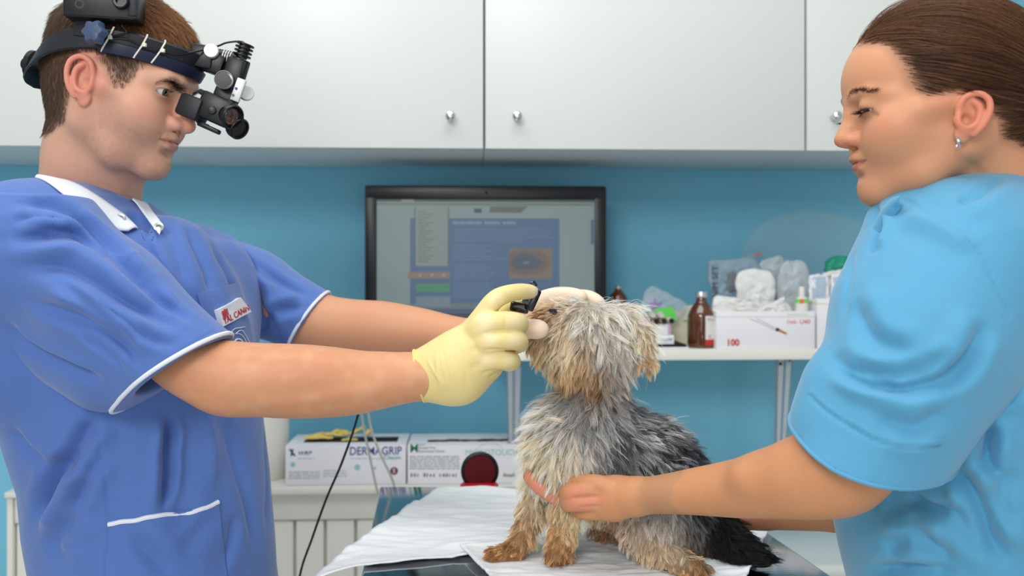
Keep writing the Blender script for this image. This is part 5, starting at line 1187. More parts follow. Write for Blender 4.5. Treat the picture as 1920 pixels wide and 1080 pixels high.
# arms (skin)
ar = Fld((-.62, .90, CZ-.20), (-.06, 1.16, CZ+.02), .0026)
pts = [((300, 640), .995, 56), ((360, 685), .985, 58), ((415, 703), .985, 60), ((450, 710), .985, 59), ((520, 720), .99, 59), ((600, 721), .995, 58), ((660, 718), .997, 55.5), ((710, 713), 1.0, 49.5), ((760, 708), 1.0, 43), ((800, 704), 1.0, 41), ((830, 698), 1.0, 41)]
limb(ar, [(p, d, r/F*d*1.03) for p, d, r in pts])
ar.ell(P(432, 735, .995), (.028, .030, .018), .03); ar.ell(P(540, 690, .985), (.06, .03, .02), .03)
am_ = ar.mesh().relax(2, .5)
am_.stroke([(415, 700), (500, 690), (600, 700)], .014, -.0016); am_.stroke([(430, 745), (520, 755), (640, 742), (740, 726)], .009, .0018); am_.norm()
am_.fill((206, 148, 110)); am_.col = blendc(am_.col, .5*np.clip(vnoise(am_.V, 14, 3)*.6+.3, 0, 1), (200, 132, 100)); am_.col = blendc(am_.col, .35*np.clip(vnoise(am_.V, 90, 4), 0, 1), (226, 176, 142))
body_man.join(am_)
fr = Fld((-.40, 1.10, CZ-.20), (.05, 1.42, CZ+.04), .003)
pts = [((520, 570), 1.31, 58), ((600, 605), 1.30, 53), ((660, 614), 1.29, 51), ((720, 616), 1.275, 50), ((790, 622), 1.26, 42), ((850, 630), 1.24, 35), ((900, 632), 1.225, 31), ((935, 625), 1.21, 31)]
limb(fr, [(p, d, r/F*d) for p, d, r in pts]); fm = fr.mesh().relax(2, .5); fm.fill((208, 152, 116)); fm.col = blendc(fm.col, .45*np.clip(vnoise(fm.V, 14, 5)*.6+.3, 0, 1), (202, 138, 108)); body_man.join(fm)
def armhair(sm, nm, seed, n_=9000, colr=(150, 100, 60)):
    mk_ = np.clip((sm.N[:, 1] < .4)*1., 0, 1); hairs(nm, sm, mk_, n_, .009, .00003, lambda R0, nn, rg: np.array([.9, 0, -.4])+nn*.3+rg.normal(0, .25, (len(R0), 3)), lambda R0, rg: np.tile(lin(colr), (len(R0), 1)), man, 4, seed)
armhair(am_, 'arm_hair', 31)
# right hand in a yellow latex glove
m_latex = mat('yellow_latex', attr=True, rough=.42, sss=.25, sssr=(.5, .4, .15), spec=.45, bump=[('noise', 120, .10, .001)])
gl = Fld((-.13, .90, CZ-.17), (.06, 1.09, CZ-.005), .0013)
def fing(f, spec, k=.004, fl=None): f.chain(smooth_line([P(x, y, d) for x, y, d, r in spec], 4), np.interp(np.linspace(0, len(spec)-1, (len(spec)-1)*4+1), range(len(spec)), [r/F*d for x, y, d, r in spec]), k, flat=fl)
gl.chain([P(776, 705, 1.0), P(800, 704, 1.0), P(826, 699, 1.0), P(860, 684, 1.0)], [.0275, .0265, .0268, .034], .012, flat=((0, 1, 0), .86))
gl.cone(P(845, 690, 1.0), P(905, 612, 1.0), .033, .0150, .02, flat=((0, 1, 0), .75)); gl.cone(P(855, 690, 1.0), P(915, 632, 1.0), .032, .0160, .02, flat=((0, 1, 0), .75))
gl.cone(P(860, 692, 1.0), P(920, 658, 1.0), .030, .0155, .02, flat=((0, 1, 0), .8)); gl.cone(P(860, 700, 1.005), P(918, 683, 1.01), .028, .0145, .02, flat=((0, 1, 0), .8))
fing(gl, [(880, 628, 1.0, 20), (905, 592, .998, 17.5), (926, 564, .995, 15.5), (948, 552, 1.0, 14.2), (975, 547, 1.012, 13.6), (999, 547, 1.03, 11.5)])
fing(gl, [(890, 622, .99, 20), (922, 606, .982, 18), (950, 603, .982, 17), (972, 605, .992, 15.5), (974, 612, 1.012, 14), (960, 620, 1.03, 12)])
fing(gl, [(895, 645, .99, 20), (925, 638, .981, 17.5), (950, 637, .980, 17), (971, 639, .990, 16), (972, 646, 1.01, 14), (956, 652, 1.028, 12)])
fing(gl, [(895, 672, .995, 19), (925, 673, .988, 16.5), (946, 675, .989, 15.5), (960, 677, 1.0, 14), (958, 681, 1.018, 12.5), (946, 682, 1.03, 11.5)])
fing(gl, [(845, 672, 1.02, 22), (890, 632, 1.045, 18), (925, 603, 1.055, 15.5), (952, 584, 1.052, 14), (968, 572, 1.045, 12.5)])
gl.ell(P(908, 612, .985), (.012, .008, .011), .012); gl.ell(P(916, 640, .984), (.011, .007, .010), .012); gl.ell(P(912, 674, .99), (.010, .007, .009), .012)
CC = P(783, 704, 1.0); cv = P(772, 657, 1.0)-P(793, 752, 1.0); cv /= np.linalg.norm(cv); cn = np.cross(cv, np.array([0, 1, 0])); cn /= np.linalg.norm(cn)
if cn@(P(700, 704, 1.)-CC) < 0: cn = -cn
cut(gl, CC, cn); rgc = ring(gl, CC-cn*.002, cv, np.cross(cn, cv), .06)
gm = gl.mesh().relax(2, .45)
for pp, w, a in (([(905, 624), (935, 621), (968, 622)], .0022, -.0016), ([(905, 656), (935, 655), (966, 657)], .0022, -.0016), ([(946, 590), (948, 604), (946, 617)], .002, -.0006), ([(930, 560), (938, 572), (936, 584)], .003, -.0008),
                 ([(818, 660), (822, 700), (832, 742)], .003, .0018), ([(826, 655), (834, 700), (846, 738)], .0022, .0014), ([(834, 650), (846, 695), (858, 734)], .002, .001), ([(800, 668), (815, 700), (840, 730)], .0016, .0012), ([(845, 655), (870, 690), (878, 725)], .003, -.0008),
                 ([(900, 700), (925, 695), (945, 693)], .0018, -.0012), ([(915, 708), (930, 700)], .0015, -.001), ([(880, 660), (900, 650)], .004, -.0008), ([(880, 690), (905, 682)], .004, -.0008), ([(872, 628), (900, 606)], .004, -.0007)):
    gm.stroke(pp, w, a)
gm.norm(); gm.fill((228, 208, 140)); gm.col = blendc(gm.col, .5*np.clip(vnoise(gm.V, 50, 2)*.7+.2, 0, 1), (234, 214, 160))
for px, py in ((905, 592), (930, 562), (912, 612), (965, 603), (918, 640), (966, 637), (912, 675), (955, 675), (1000, 545)): gm.paint([(px-2, py), (px+2, py)], .0075, (246, 228, 190), .65)
glove = gm.obj('glove', m_latex, man); glove['label'] = 'yellow latex glove on the right hand'
m_roll = mat('yellow_latex_roll', (238, 214, 120), .45, sss=.2)
ctube(rgc, .0016).build('rolled_cuff', m_roll, glove)
# left hand in a pale glove behind and over the muzzle
pg = Fld((-.07, 1.02, CZ-.13), (.16, 1.30, CZ+.0), .0016)
pg.cone(P(880, 632, 1.232), P(935, 618, 1.205), .026, .028, .02, flat=((0, 1, 0), .85)); pg.cone(P(930, 620, 1.21), P(985, 585, 1.185), .030, .026, .02, flat=((0, 1, 0), .7))
fing(pg, [(960, 600, 1.19, 22), (1000, 572, 1.185, 17), (1035, 556, 1.175, 14.5), (1065, 553, 1.165, 13), (1090, 557, 1.155, 12)]); fing(pg, [(975, 605, 1.20, 20), (1020, 578, 1.195, 16), (1060, 560, 1.185, 14), (1100, 558, 1.175, 13), (1124, 568, 1.165, 11)])
fing(pg, [(975, 620, 1.205, 19), (1020, 600, 1.21, 15), (1060, 590, 1.20, 13)]); fing(pg, [(970, 635, 1.205, 18), (1010, 625, 1.21, 14), (1040, 620, 1.20, 12)])
fing(pg, [(945, 628, 1.18, 22), (965, 622, 1.13, 18), (982, 617, 1.085, 17), (1003, 617, 1.060, 16.5), (1014, 618, 1.055, 14)])
pm = pg.mesh().relax(1, .4); pm.fill((236, 214, 190)); pm.paint([(1005, 617), (1015, 618)], .008, (240, 206, 186), .6); pgo = pm.obj('glove', m_latex, man); pgo['label'] = 'pale translucent glove on the left hand'
# small black hand lens held by the yellow glove
m_pl = mat('glossy_black', (10, 10, 12), .15, coat=.6)
le = empty('hand_lens', tuple(P(980, 575, 1.04)), label='small black hand lens held between gloved fingers at the dog eye', cat='lens')
obox(974, 576, 1.045, 36, 20, .018, -12, 0, 0, .003).build('body', m_pl, le); obox(995, 560, 1.04, 14, 44, .03, -24, 20, 0, .003).build('lens_frame', m_pl, le)
obox(996, 536, 1.035, 22, 12, .008, 32, 0, 0, .001).build('clip', m_hs, le); obox(1000, 534, 1.03, 8, 14, .006, 20, 0, 0, .001).build('clip_tooth', m_pl, le)
body_man.obj('body', m_skin, man)
# ---------------------------------------------------------------- the woman
HWc = P(1774, 210, .90)
MW = frame(171, 11, 0, HWc, 1.0) @ Matrix.Diagonal((1, 1, .885, 1))
woman = empty('person', (.46, .93, 0), label='woman in light blue scrubs with tied back brown hair holding the dog', cat='person')
nkw = [(*tl(MW, P(1800, 260, .90)), 47), (*tl(MW, P(1850, 340, .92)), 50), (*tl(MW, P(1900, 430, .95)), 62)]
wf = head_field(True, 1.25, neck=nkw, lid=.06)
mw = wf.mesh().xf(MW).relax(1, .4)
mw.stroke([(1800, 290), (1830, 320), (1850, 350)], .006, -.002); mw.norm()
L = loc_of(MW, mw.V); x, y, z = L[:, 0], np.abs(L[:, 1]), L[:, 2]
cw_ = face_colour(mw, L, MW, (206, 148, 112), True)
HPW = [(-8, 6), (14, 14), (22, 16), (34, 18), (42, 26), (46, 54), (54, 82), (72, 99), (96, 108), (130, 160), (-130, 160), (-130, -55), (-70, -64), (-36, -44), (-22, -10), (-14, 4)]
hdw = polydist(x, z, HPW); earw = ((((x-5)/19)**2+((z+20)/26)**2 < 1) & (y > 40)) | ((y > 66) & (x < 24) & (x > -18) & (z < 6) & (z > -50)); hmw = soft(hdw, 12)*~earw*~((z < -25) & (x > -26))
cw_ = blendc(cw_, hmw*.85, (56, 38, 28)); mw.col = cw_
mw.paint([(1612, 203), (1632, 207), (1646, 214)], .0022, (70, 44, 36), .5)
eye_w = [eyeball(MW, (1, .38, -.34), woman, m_iris_w, s_) for s_ in (-1, 1)]
lashes(MW, 'eyelashes', woman, 1.2, 60, 10, -.2, (16, 11, 10), -4.4, .00016)
def localmask_w(pts, w):
    d = np.full(len(L), 1e9); p = np.stack([np.where(L[:, 0] > 45, 0, 99), np.abs(L[:, 1]), L[:, 2]], 1); q = smooth_line(np.array(pts)*[0, 1, 1], 6)
    for i in range(len(q)-1):
        a, e = q[i], q[i+1]-q[i]; t = np.clip(((p-a)@e)/(e@e), 0, 1); d = np.minimum(d, np.linalg.norm(p-a-t[:, None]*e, axis=1))
    return np.clip(1.4-d/w, 0, 1)
RW = np.array(MW)[:3, :3]*1000
hairs('eyebrows', mw, localmask_w([(92, 9, 38), (92, 20, 41.5), (86, 34, 40), (72, 47, 33.5)], 2.1), 2800000, .0068, .00011, lambda R0, nn, rg: np.stack([np.full(len(R0), -.25), np.sign(loc_of(MW, R0)[:, 1]), np.full(len(R0), .1)], 1)@RW.T+nn*.2+rg.normal(0, .1, (len(R0), 3)), lambda R0, rg: np.tile(lin((52, 34, 26)), (len(R0), 1)), woman, 4, 23)
# hair combed back over the skull into a knot
CEN, RAD = np.array([-3., 0, 40]), np.array([90., 70., 84.]); BUN = np.array([-92., 0, -22.])
kf = Fld((-150, -60, -80), (-40, 60, 30), 2.); kf.ell((-98, 0, -26), (30, 34, 30), 8); kf.ell((-84, 0, -40), (24, 26, 22), 10); kb = kf.mesh().xf(MW); kb.fill((50, 34, 26)); kb.V += kb.N*(vnoise(kb.V, 120, 2)*.002)[:, None]; kb.norm()
kb.obj('hair_knot', m_hair, woman)
def comb(n, seed, lift0, length, k=14):
    rg = np.random.default_rng(seed); w = (hmw > .3)*hmw; Q = mw.Q; wq = w[Q].mean(1); p = mw.V[Q]; ar = np.linalg.norm(np.cross(p[:, 2]-p[:, 0], p[:, 3]-p[:, 1]), axis=1)*wq; i = rg.choice(len(Q), n, p=ar/ar.sum())
    q = L[Q[i]].mean(1)+rg.normal(0, .6, (n, 3)); s0 = np.linalg.norm((q-CEN)/RAD, axis=1); PT = np.zeros((n, k, 3)); pos = q.copy(); PT[:, 0] = pos; ln = length*rg.uniform(.6, 1.2, n); edge = np.clip(1-hdw[Q[i]].mean(1)/14, 0, 1)
    lift = (lift0*rg.uniform(.3, 1.1, n))*(1-.7*edge); wob = np.stack([vnoise(q, .05, seed+j) for j in range(3)], 1)*.16
    for j in range(1, k):
        d = BUN+np.array([0, 0, 18.])*(np.abs(q[:, 1:2])/70)-pos; d /= np.linalg.norm(d, axis=1)[:, None]; up = (pos-CEN)/RAD**2; up /= np.linalg.norm(up, axis=1)[:, None]
        d = d-up*(d*up).sum(1)[:, None]+wob+np.array([0, 0, -.10])*(q[:, 2:3] < 60); d /= np.linalg.norm(d, axis=1)[:, None]; pos = pos+d*(ln/(k-1))[:, None]
        l = (pos-CEN)/RAD; s = np.linalg.norm(l, axis=1); tgt = s0+lift*min(1, j/4)/80; tgt = np.maximum(tgt, 1.0); mixv = .6; pos = CEN+RAD*(l/s[:, None])*(s*(1-mixv)+tgt*mixv)[:, None]; PT[:, j] = pos
    t = rg.random((n, 1))**2; t = np.clip(t+.5*vnoise(q, .14, 7)[:, None]*(vnoise(q, .14, 7)[:, None] > 0), 0, 1); base = lin((40, 26, 20))*(1-t)+lin((132, 88, 56))*t; topf = np.clip((q[:, 2:3]-60)/50, 0, 1); base = base*(1-topf*.5)+lin((134, 92, 58))*topf*.5*rg.uniform(.4, 1.2, (n, 1))
    Mn = np.array(MW); W = PT@Mn[:3, :3].T+Mn[:3, 3]; c = np.repeat(base[:, None, :], k, 1); return W, c
W1, c1 = comb(26000, 3, 5, 70); W2, c2 = comb(9000, 4, 9, 95)
W = np.concatenate([W1, W2]); c_ = np.concatenate([c1, c2]); strands('hair', W, np.linspace(1, .35, 14)[None, :]*.00015, m_hair, woman, c_)
# knot strands
rg = np.random.default_rng(9); i = rg.integers(0, len(kb.V), 6000); p0 = kb.V[i]; nn = kb.N[i]; ax = RW@np.array([0, 1., .3]); PT = np.zeros((6000, 8, 3)); pos = p0+nn*.001
for j in range(8):
    PT[:, j] = pos; cc = kb.V.mean(0); r_ = pos-cc; d = np.cross(ax, r_); d /= np.linalg.norm(d, axis=1)[:, None]; pos = pos+d*.004; r2 = pos-cc; pos = cc+r2*(np.linalg.norm(p0-cc, axis=1)/np.linalg.norm(r2, axis=1))[:, None]*1.006
strands('knot_hair', PT, np.linspace(1, .4, 8)[None, :]*.00016, m_hair, woman, np.repeat((lin((48, 32, 24))+(lin((100, 68, 46))-lin((48, 32, 24)))*rg.random((6000, 1)))[:, None, :], 8, 1))
# earring
ep_ = mw.hit([(1799, 262)])[0]
er_ = MB(); t_ = np.linspace(0, 1, 14); d_ = ep_[1]-.004
for s_ in (1, -1): er_.tube([P(1797+s_*3.6*math.sin(2*math.pi*q*.75+.6)*(1-q*.2), 257+q*21, d_-.001*s_*math.cos(2*math.pi*q)) for q in t_], .0007, 6)
er_.tube([P(1792, 258, d_), P(1802, 258, d_)], .0008, 6); er_.cyl(P(1797, 264, d_-.002), P(1797, 264, d_+.001), .0014, n=12, bev=.0003); er_.build('earring', m_chrome, woman)
# ---------------------------------------------------------------- scrub top of the woman
m_lb = mat('light_blue_cotton', (82, 156, 194), .75, sheen=.3, bump=[('noise', 700, .12, .0003), ('noise', 30, .2, .006), ('noise', 13, .2, .010)])
def seamline(sm, pp, nm='seam', par=None, w=.0014, a=-.0012): sm.stroke(pp, w, a, taper=False)
tf = Fld((.24, .72, CZ-.60), (.86, 1.22, CZ+.115), .0036)
tf.loft(rows([(1300, 1830, 235, 0, .14), (1120, 1815, 205, 0, .135), (1040, 1800, 212, 0, .135), (980, 1790, 213, 0, .14), (900, 1790, 205, 0, .145), (800, 1795, 210, 0, .15), (700, 1800, 220, 0, .155), (600, 1815, 215, 0, .16), (520, 1830, 205, 0, .16), (460, 1850, 185, 0, .15), (400, 1890, 150, 0, .12), (355, 1930, 110, 0, .085), (325, 1950, 60, 0, .05)], .96, 0), .035, ang=math.radians(6))
tf.cone(P(1900, 385, .95), P(1790, 450, .87), .048, .062, .05); tf.ell(P(1720, 560, .98), (.06, .09, .10), .05)
tf.cone(P(1830, 240, .90), P(1872, 372, .925), .05, .054, .01, 'sub')
tm = tf.mesh().relax(2, .5); tm.V += tm.N*(vnoise(tm.V*np.array([1, 1, .6]), 11, 5)*.0024)[:, None]; tm.norm()
folds(tm, [([(1700, 920), (1740, 950), (1790, 960)], .010, .006), ([(1860, 780), (1850, 850), (1870, 900)], .008, .006), ([(1650, 1000), (1720, 990), (1790, 1010)], .016, -.005), ([(1920, 690), (1860, 740), (1800, 790), (1770, 860)], .013, .010), ([(1920, 760), (1860, 820), (1820, 900)], .012, .006), ([(1780, 860), (1830, 930), (1860, 1010), (1900, 1060)], .013, .009), ([(1740, 900), (1800, 980), (1840, 1050)], .014, .007), ([(1690, 960), (1740, 1010), (1800, 1060)], .014, .006),
           ([(1620, 1070), (1700, 1062), (1800, 1075)], .010, .006), ([(1640, 905), (1644, 930), (1640, 960)], .008, .004), ([(1700, 1000), (1660, 1040)], .012, .004), ([(1900, 860), (1880, 940), (1915, 1000)], .013, .006), ([(1920, 640), (1880, 690), (1850, 720)], .010, .006)])
seamline(tm, [(1834, 760), (1850, 840), (1880, 930), (1905, 1020), (1915, 1080)]); seamline(tm, [(1842, 758), (1858, 838), (1888, 928), (1913, 1018)], w=.001, a=-.0008); tm.norm()
wt = tm.obj('scrub_top', m_lb, woman)
HWc2 = P(1634, 832, .845); e1 = P(1768, 845, .845)-P(1502, 806, .845); e1 /= np.linalg.norm(e1); e2 = np.array([.05, -.9, -.40]); nW = np.cross(e1, e2); nW /= np.linalg.norm(nW); e2 = np.cross(nW, e1)
if nW[2] > 0: nW = -nW
g_ = Fld((.255, .70, CZ-.26), (.66, 1.03, CZ+.10), .0028)
g_.cone(P(1812, 500, .875), P(1735, 640, .855), .078, .080, .04); g_.cone(P(1735, 640, .855), P(1665, 770, .848), .080, .070, .04); g_.cone(P(1665, 770, .848), P(1595, 900, .842), .070, .067, .03)
g_.cone(P(1860, 400, .90), P(1800, 490, .875), .046, .076, .05); g_.cone(P(1690, 430, .91), P(1680, 560, .885), .030, .052, .04); g_.cone(P(1725, 400, .90), P(1800, 460, .88), .026, .055, .04)
g_.cone(P(1560, 720, .85), P(1545, 780, .85), .022, .024, .03); g_.cone(P(1880, 560, .90), P(1800, 660, .88), .06, .05, .05)
cut(g_, HWc2, nW); rw = ring(g_, HWc2-nW*.003, e1, e2, .12)
g_.cone(P(1680, 740, .848), P(1595, 900, .842), .050, .062, .004, 'sub')
gs = g_.mesh().relax(2, .5); gs.V += gs.N*(vnoise(gs.V*np.array([1, 1, .6]), 12, 6)*.002)[:, None]; gs.norm()
folds(gs, [([(1880, 330), (1830, 370), (1790, 380)], .010, .004), ([(1620, 700), (1700, 730), (1780, 700), (1830, 640)], .010, .006), ([(1560, 690), (1620, 720), (1700, 740)], .007, .005), ([(1640, 380), (1652, 430), (1630, 480)], .008, .008), ([(1556, 664), (1600, 690), (1680, 700), (1740, 690), (1790, 650)], .010, .007), ([(1600, 560), (1640, 640), (1720, 660)], .013, .004), ([(1770, 760), (1720, 800), (1640, 780)], .012, .004), ([(1850, 600), (1800, 700), (1760, 740)], .012, .006), ([(1600, 470), (1590, 540), (1580, 600)], .008, .004), ([(1690, 400), (1760, 420), (1830, 470)], .014, -.003)])
for off_, a_, w_ in ((0, -.0022, .0018), (6, .0012, .0018)): gs.stroke([(1518, 742-off_), (1580, 790-off_), (1640, 822-off_), (1700, 842-off_), (1762, 838-off_)], w_, a_, taper=False)
seamline(gs, [(1692, 372), (1740, 398), (1800, 430), (1840, 480), (1870, 540), (1895, 590)], w=.0018, a=-.0020); gs.norm()
wsl = gs.obj('sleeve', m_lb, wt)
ctube(rw, .0018).build('sleeve_hem', m_lb, wsl)
# turned-over neckline edge near the chin
lap = sheet(smooth_line([P(1688, 366, .845), P(1672, 372, .86), P(1655, 392, .875), P(1640, 420, .885), P(1630, 448, .89)], 5), smooth_line([P(1694, 384, .85), P(1680, 402, .855), P(1664, 424, .865), P(1650, 448, .872), P(1640, 470, .88)], 5), .0012, m_lb, 'neckline_edge', wt, mid=.004)
tagp = P(1567, 613, .868); bt = MB().box(tagp-np.array([.0035, .001, .0055]), tagp+np.array([.0035, .001, .0055]), .0003).build('name_tag', m_blk, wt)
text('lettering', 'EN', (tagp[0]-.0030, tagp[1]-.0013, tagp[2]-.002), .0055, m_wht, bt)
# arms
aw = Fld((-.02, .78, CZ-.32), (.48, 1.10, CZ-.05), .0024)
pts = [((1720, 700), .85, .046), ((1640, 800), .85, .048), ((1590, 858), .855, .0455), ((1548, 884), .86, .0425), ((1500, 896), .875, .0385), ((1440, 908), .905, .0325), ((1380, 916), .935, .0288), ((1310, 921), .965, .0242), ((1250, 926), .99, .0200), ((1205, 930), 1.008, .0188), ((1180, 932), 1.018, .0195)]
limb(aw, [(p, d, r) for p, d, r in pts][:-1])
aw.ell(P(1590, 905, .87), (.022, .022, .02), .03); aw.ell(P(1460, 893, .90), (.045, .022, .016), .02)
wa = aw.mesh().relax(2, .5)
def womanskin(sm, seed): sm.fill((206, 146, 104)); sm.col = blendc(sm.col, .3*np.clip(vnoise(sm.V, 14, seed)*.6+.3, 0, 1), (192, 126, 88)); sm.col = blendc(sm.col, .2*np.clip(vnoise(sm.V, 90, seed), 0, 1), (214, 160, 122)); return sm
womanskin(wa, 3); mw.join(wa)
# left hand round the chest of the dog
hw = Fld((.02, .96, CZ-.31), (.21, 1.16, CZ-.225), .0014); limb(hw, pts[-4:])
hw.cone(P(1190, 931, 1.014), P(1140, 934, 1.030), .0190, .0225, .012, flat=((0, 1, 0), .85)); hw.cone(P(1150, 930, 1.03), P(1112, 928, 1.035), .022, .017, .014, flat=((0, 1, 0), .8)); hw.cone(P(1150, 945, 1.03), P(1122, 950, 1.035), .018, .013, .012)
fing(hw, [(1125, 919, 1.028, 17), (1092, 921, 1.026, 15.5), (1068, 924, 1.03, 14.5), (1062, 928, 1.05, 13), (1068, 930, 1.075, 11.5)], .004)
fing(hw, [(1125, 940, 1.026, 17), (1095, 942, 1.024, 15), (1070, 943, 1.03, 14), (1064, 945, 1.05, 12.5), (1072, 946, 1.075, 11)], .004)
fing(hw, [(1135, 955, 1.03, 15), (1108, 959, 1.032, 13.5), (1090, 958, 1.042, 12.5), (1088, 957, 1.06, 11.5)], .004)
fing(hw, [(1160, 925, 1.02, 16), (1125, 908, 1.025, 14), (1095, 905, 1.035, 12), (1070, 906, 1.05, 10)], .005)
hh = hw.mesh().relax(1, .4)
for pp in ([(1130, 930), (1098, 932), (1068, 934)], [(1130, 950), (1105, 950), (1082, 950)]): hh.stroke(pp, .0018, -.0014)
for pp in ([(1092, 914), (1090, 926)], [(1094, 936), (1092, 947)], [(1108, 953), (1107, 964)]): hh.stroke(pp, .0012, -.0005)
hh.norm(); womanskin(hh, 5); [hh.paint([q, (q[0]+2, q[1])], .007, (214, 128, 108), .55) for q in ((1068, 924), (1070, 943), (1092, 958), (1092, 921), (1095, 942), (1125, 935))]; mw.join(hh)
h3 = Fld((.0, 1.00, CZ-.30), (.10, 1.2, CZ-.22), .0014)
fing(h3, [(1085, 944, 1.06, 14), (1048, 934, 1.065, 13.5), (1020, 918, 1.065, 12.5), (1002, 903, 1.07, 11.5), (991, 892, 1.075, 9.5)], .004); fing(h3, [(1085, 950, 1.09, 13), (1045, 945, 1.125, 12), (1015, 935, 1.15, 11)], .004)
h3m = h3.mesh(); womanskin(h3m, 6); h3m.paint([(1000, 893), (1030, 920)], .014, (222, 128, 116), .6); mw.join(h3m)
# right arm further back
a2 = Fld((.20, .92, CZ-.40), (.56, 1.30, CZ-.22), .0026)
pts = [((1740, 900), .99, .040), ((1640, 945), 1.03, .034), ((1540, 950), 1.07, .028), ((1470, 958), 1.10, .0215), ((1430, 962), 1.12, .0185)]
limb(a2, pts)
a2.cone(P(1430, 962, 1.12), P(1392, 966, 1.13), .019, .020, .01); 
for k in range(4): fing(a2, [(1392, 954+k*7, 1.13+k*.004, 12), (1362, 956+k*8, 1.15+k*.004, 10.5), (1338, 954+k*8, 1.17, 9.5)], .004)
a2m = a2.mesh().relax(1, .4); womanskin(a2m, 7); a2m.paint([(1370, 975), (1420, 975)], .016, (206, 124, 108), .5); mw.join(a2m)
mw.obj('body', m_skin, woman)
# ---------------------------------------------------------------- the dog: body, then coat
dog = empty('dog', tuple(P(1130, 1040, 1.10)*[1, 1, 0]+[0, 0, TZ+.012]), label='small long-haired terrier with grey and tan coat sitting on the pad', cat='dog')
PZ = TZ+.0125
df = Fld((-.05, .98, PZ-.006), (.33, 1.24, CZ-.015), .0022)
df.ell(P(1100, 634, 1.105), (.046, .044, .046), .02); df.ell(P(1128, 650, 1.11), (.040, .040, .040), .02)
df.cone(P(1065, 632, 1.10), P(1018, 618, 1.098), .030, .019, .02); df.cone(P(1060, 655, 1.10), P(1020, 645, 1.098), .024, .016, .015)
df.ell(P(1040, 600, 1.10), (.020, .026, .016), .015)
df.cone(P(1112, 680, 1.11), P(1108, 790, 1.11), .031, .040, .02); df.ell(P(1062, 840, 1.095), (.044, .048, .056), .02); df.cone(P(1105, 810, 1.11), P(1205, 890, 1.12), .050, .062, .025)
df.cone(P(1200, 890, 1.12), P(1265, 955, 1.125), .064, .060, .03); df.ell(P(1150, 905, 1.11), (.06, .05, .035), .03)
def leg(pts, k=.012): df.chain([P(x, y, d) for x, y, d, r in pts], [r for *_, r in pts], k)
leg([(1072, 900, 1.075, .021), (1066, 945, 1.072, .0145), (1056, 995, 1.070, .0105), (1050, 1035, 1.068, .0105), (1038, 1046, 1.062, .010)])
leg([(1020, 900, 1.13, .019), (1000, 960, 1.115, .0125), (982, 1005, 1.10, .010), (962, 1036, 1.088, .0105), (925, 1042, 1.082, .010)])
df.ell(P(1238, 968, 1.075), (.046, .030, .040), .02); leg([(1200, 990, 1.065, .017), (1225, 1030, 1.055, .013), (1262, 1048, 1.048, .011), (1285, 1064, 1.035, .0125), (1312, 1072, 1.03, .011)])
leg([(1200, 955, 1.16, .024), (1160, 985, 1.155, .016), (1132, 992, 1.15, .014)])
leg([(1310, 960, 1.12, .030), (1350, 1010, 1.10, .024), (1390, 1040, 1.085, .020), (1425, 1052, 1.075, .014)])
# ear flap, folded and hanging to the right of the head
for sg, base, tip, d0 in ((1, (1172, 612), (1202, 672), 1.085),):
    df.chain([P(1150, 588, 1.09), P(1182, 600, 1.085), P(1202, 632, 1.08), P(1213, 672, 1.08), P(1216, 690, 1.08)], [.010, .014, .013, .007, .003], .008, flat=((.3, 1, 0), .6))
df.chain([P(1130, 580, 1.14), P(1160, 600, 1.15), P(1170, 640, 1.155)], [.010, .013, .006], .008, flat=((0, 1, 0), .6))
dm = df.mesh().relax(2, .5)
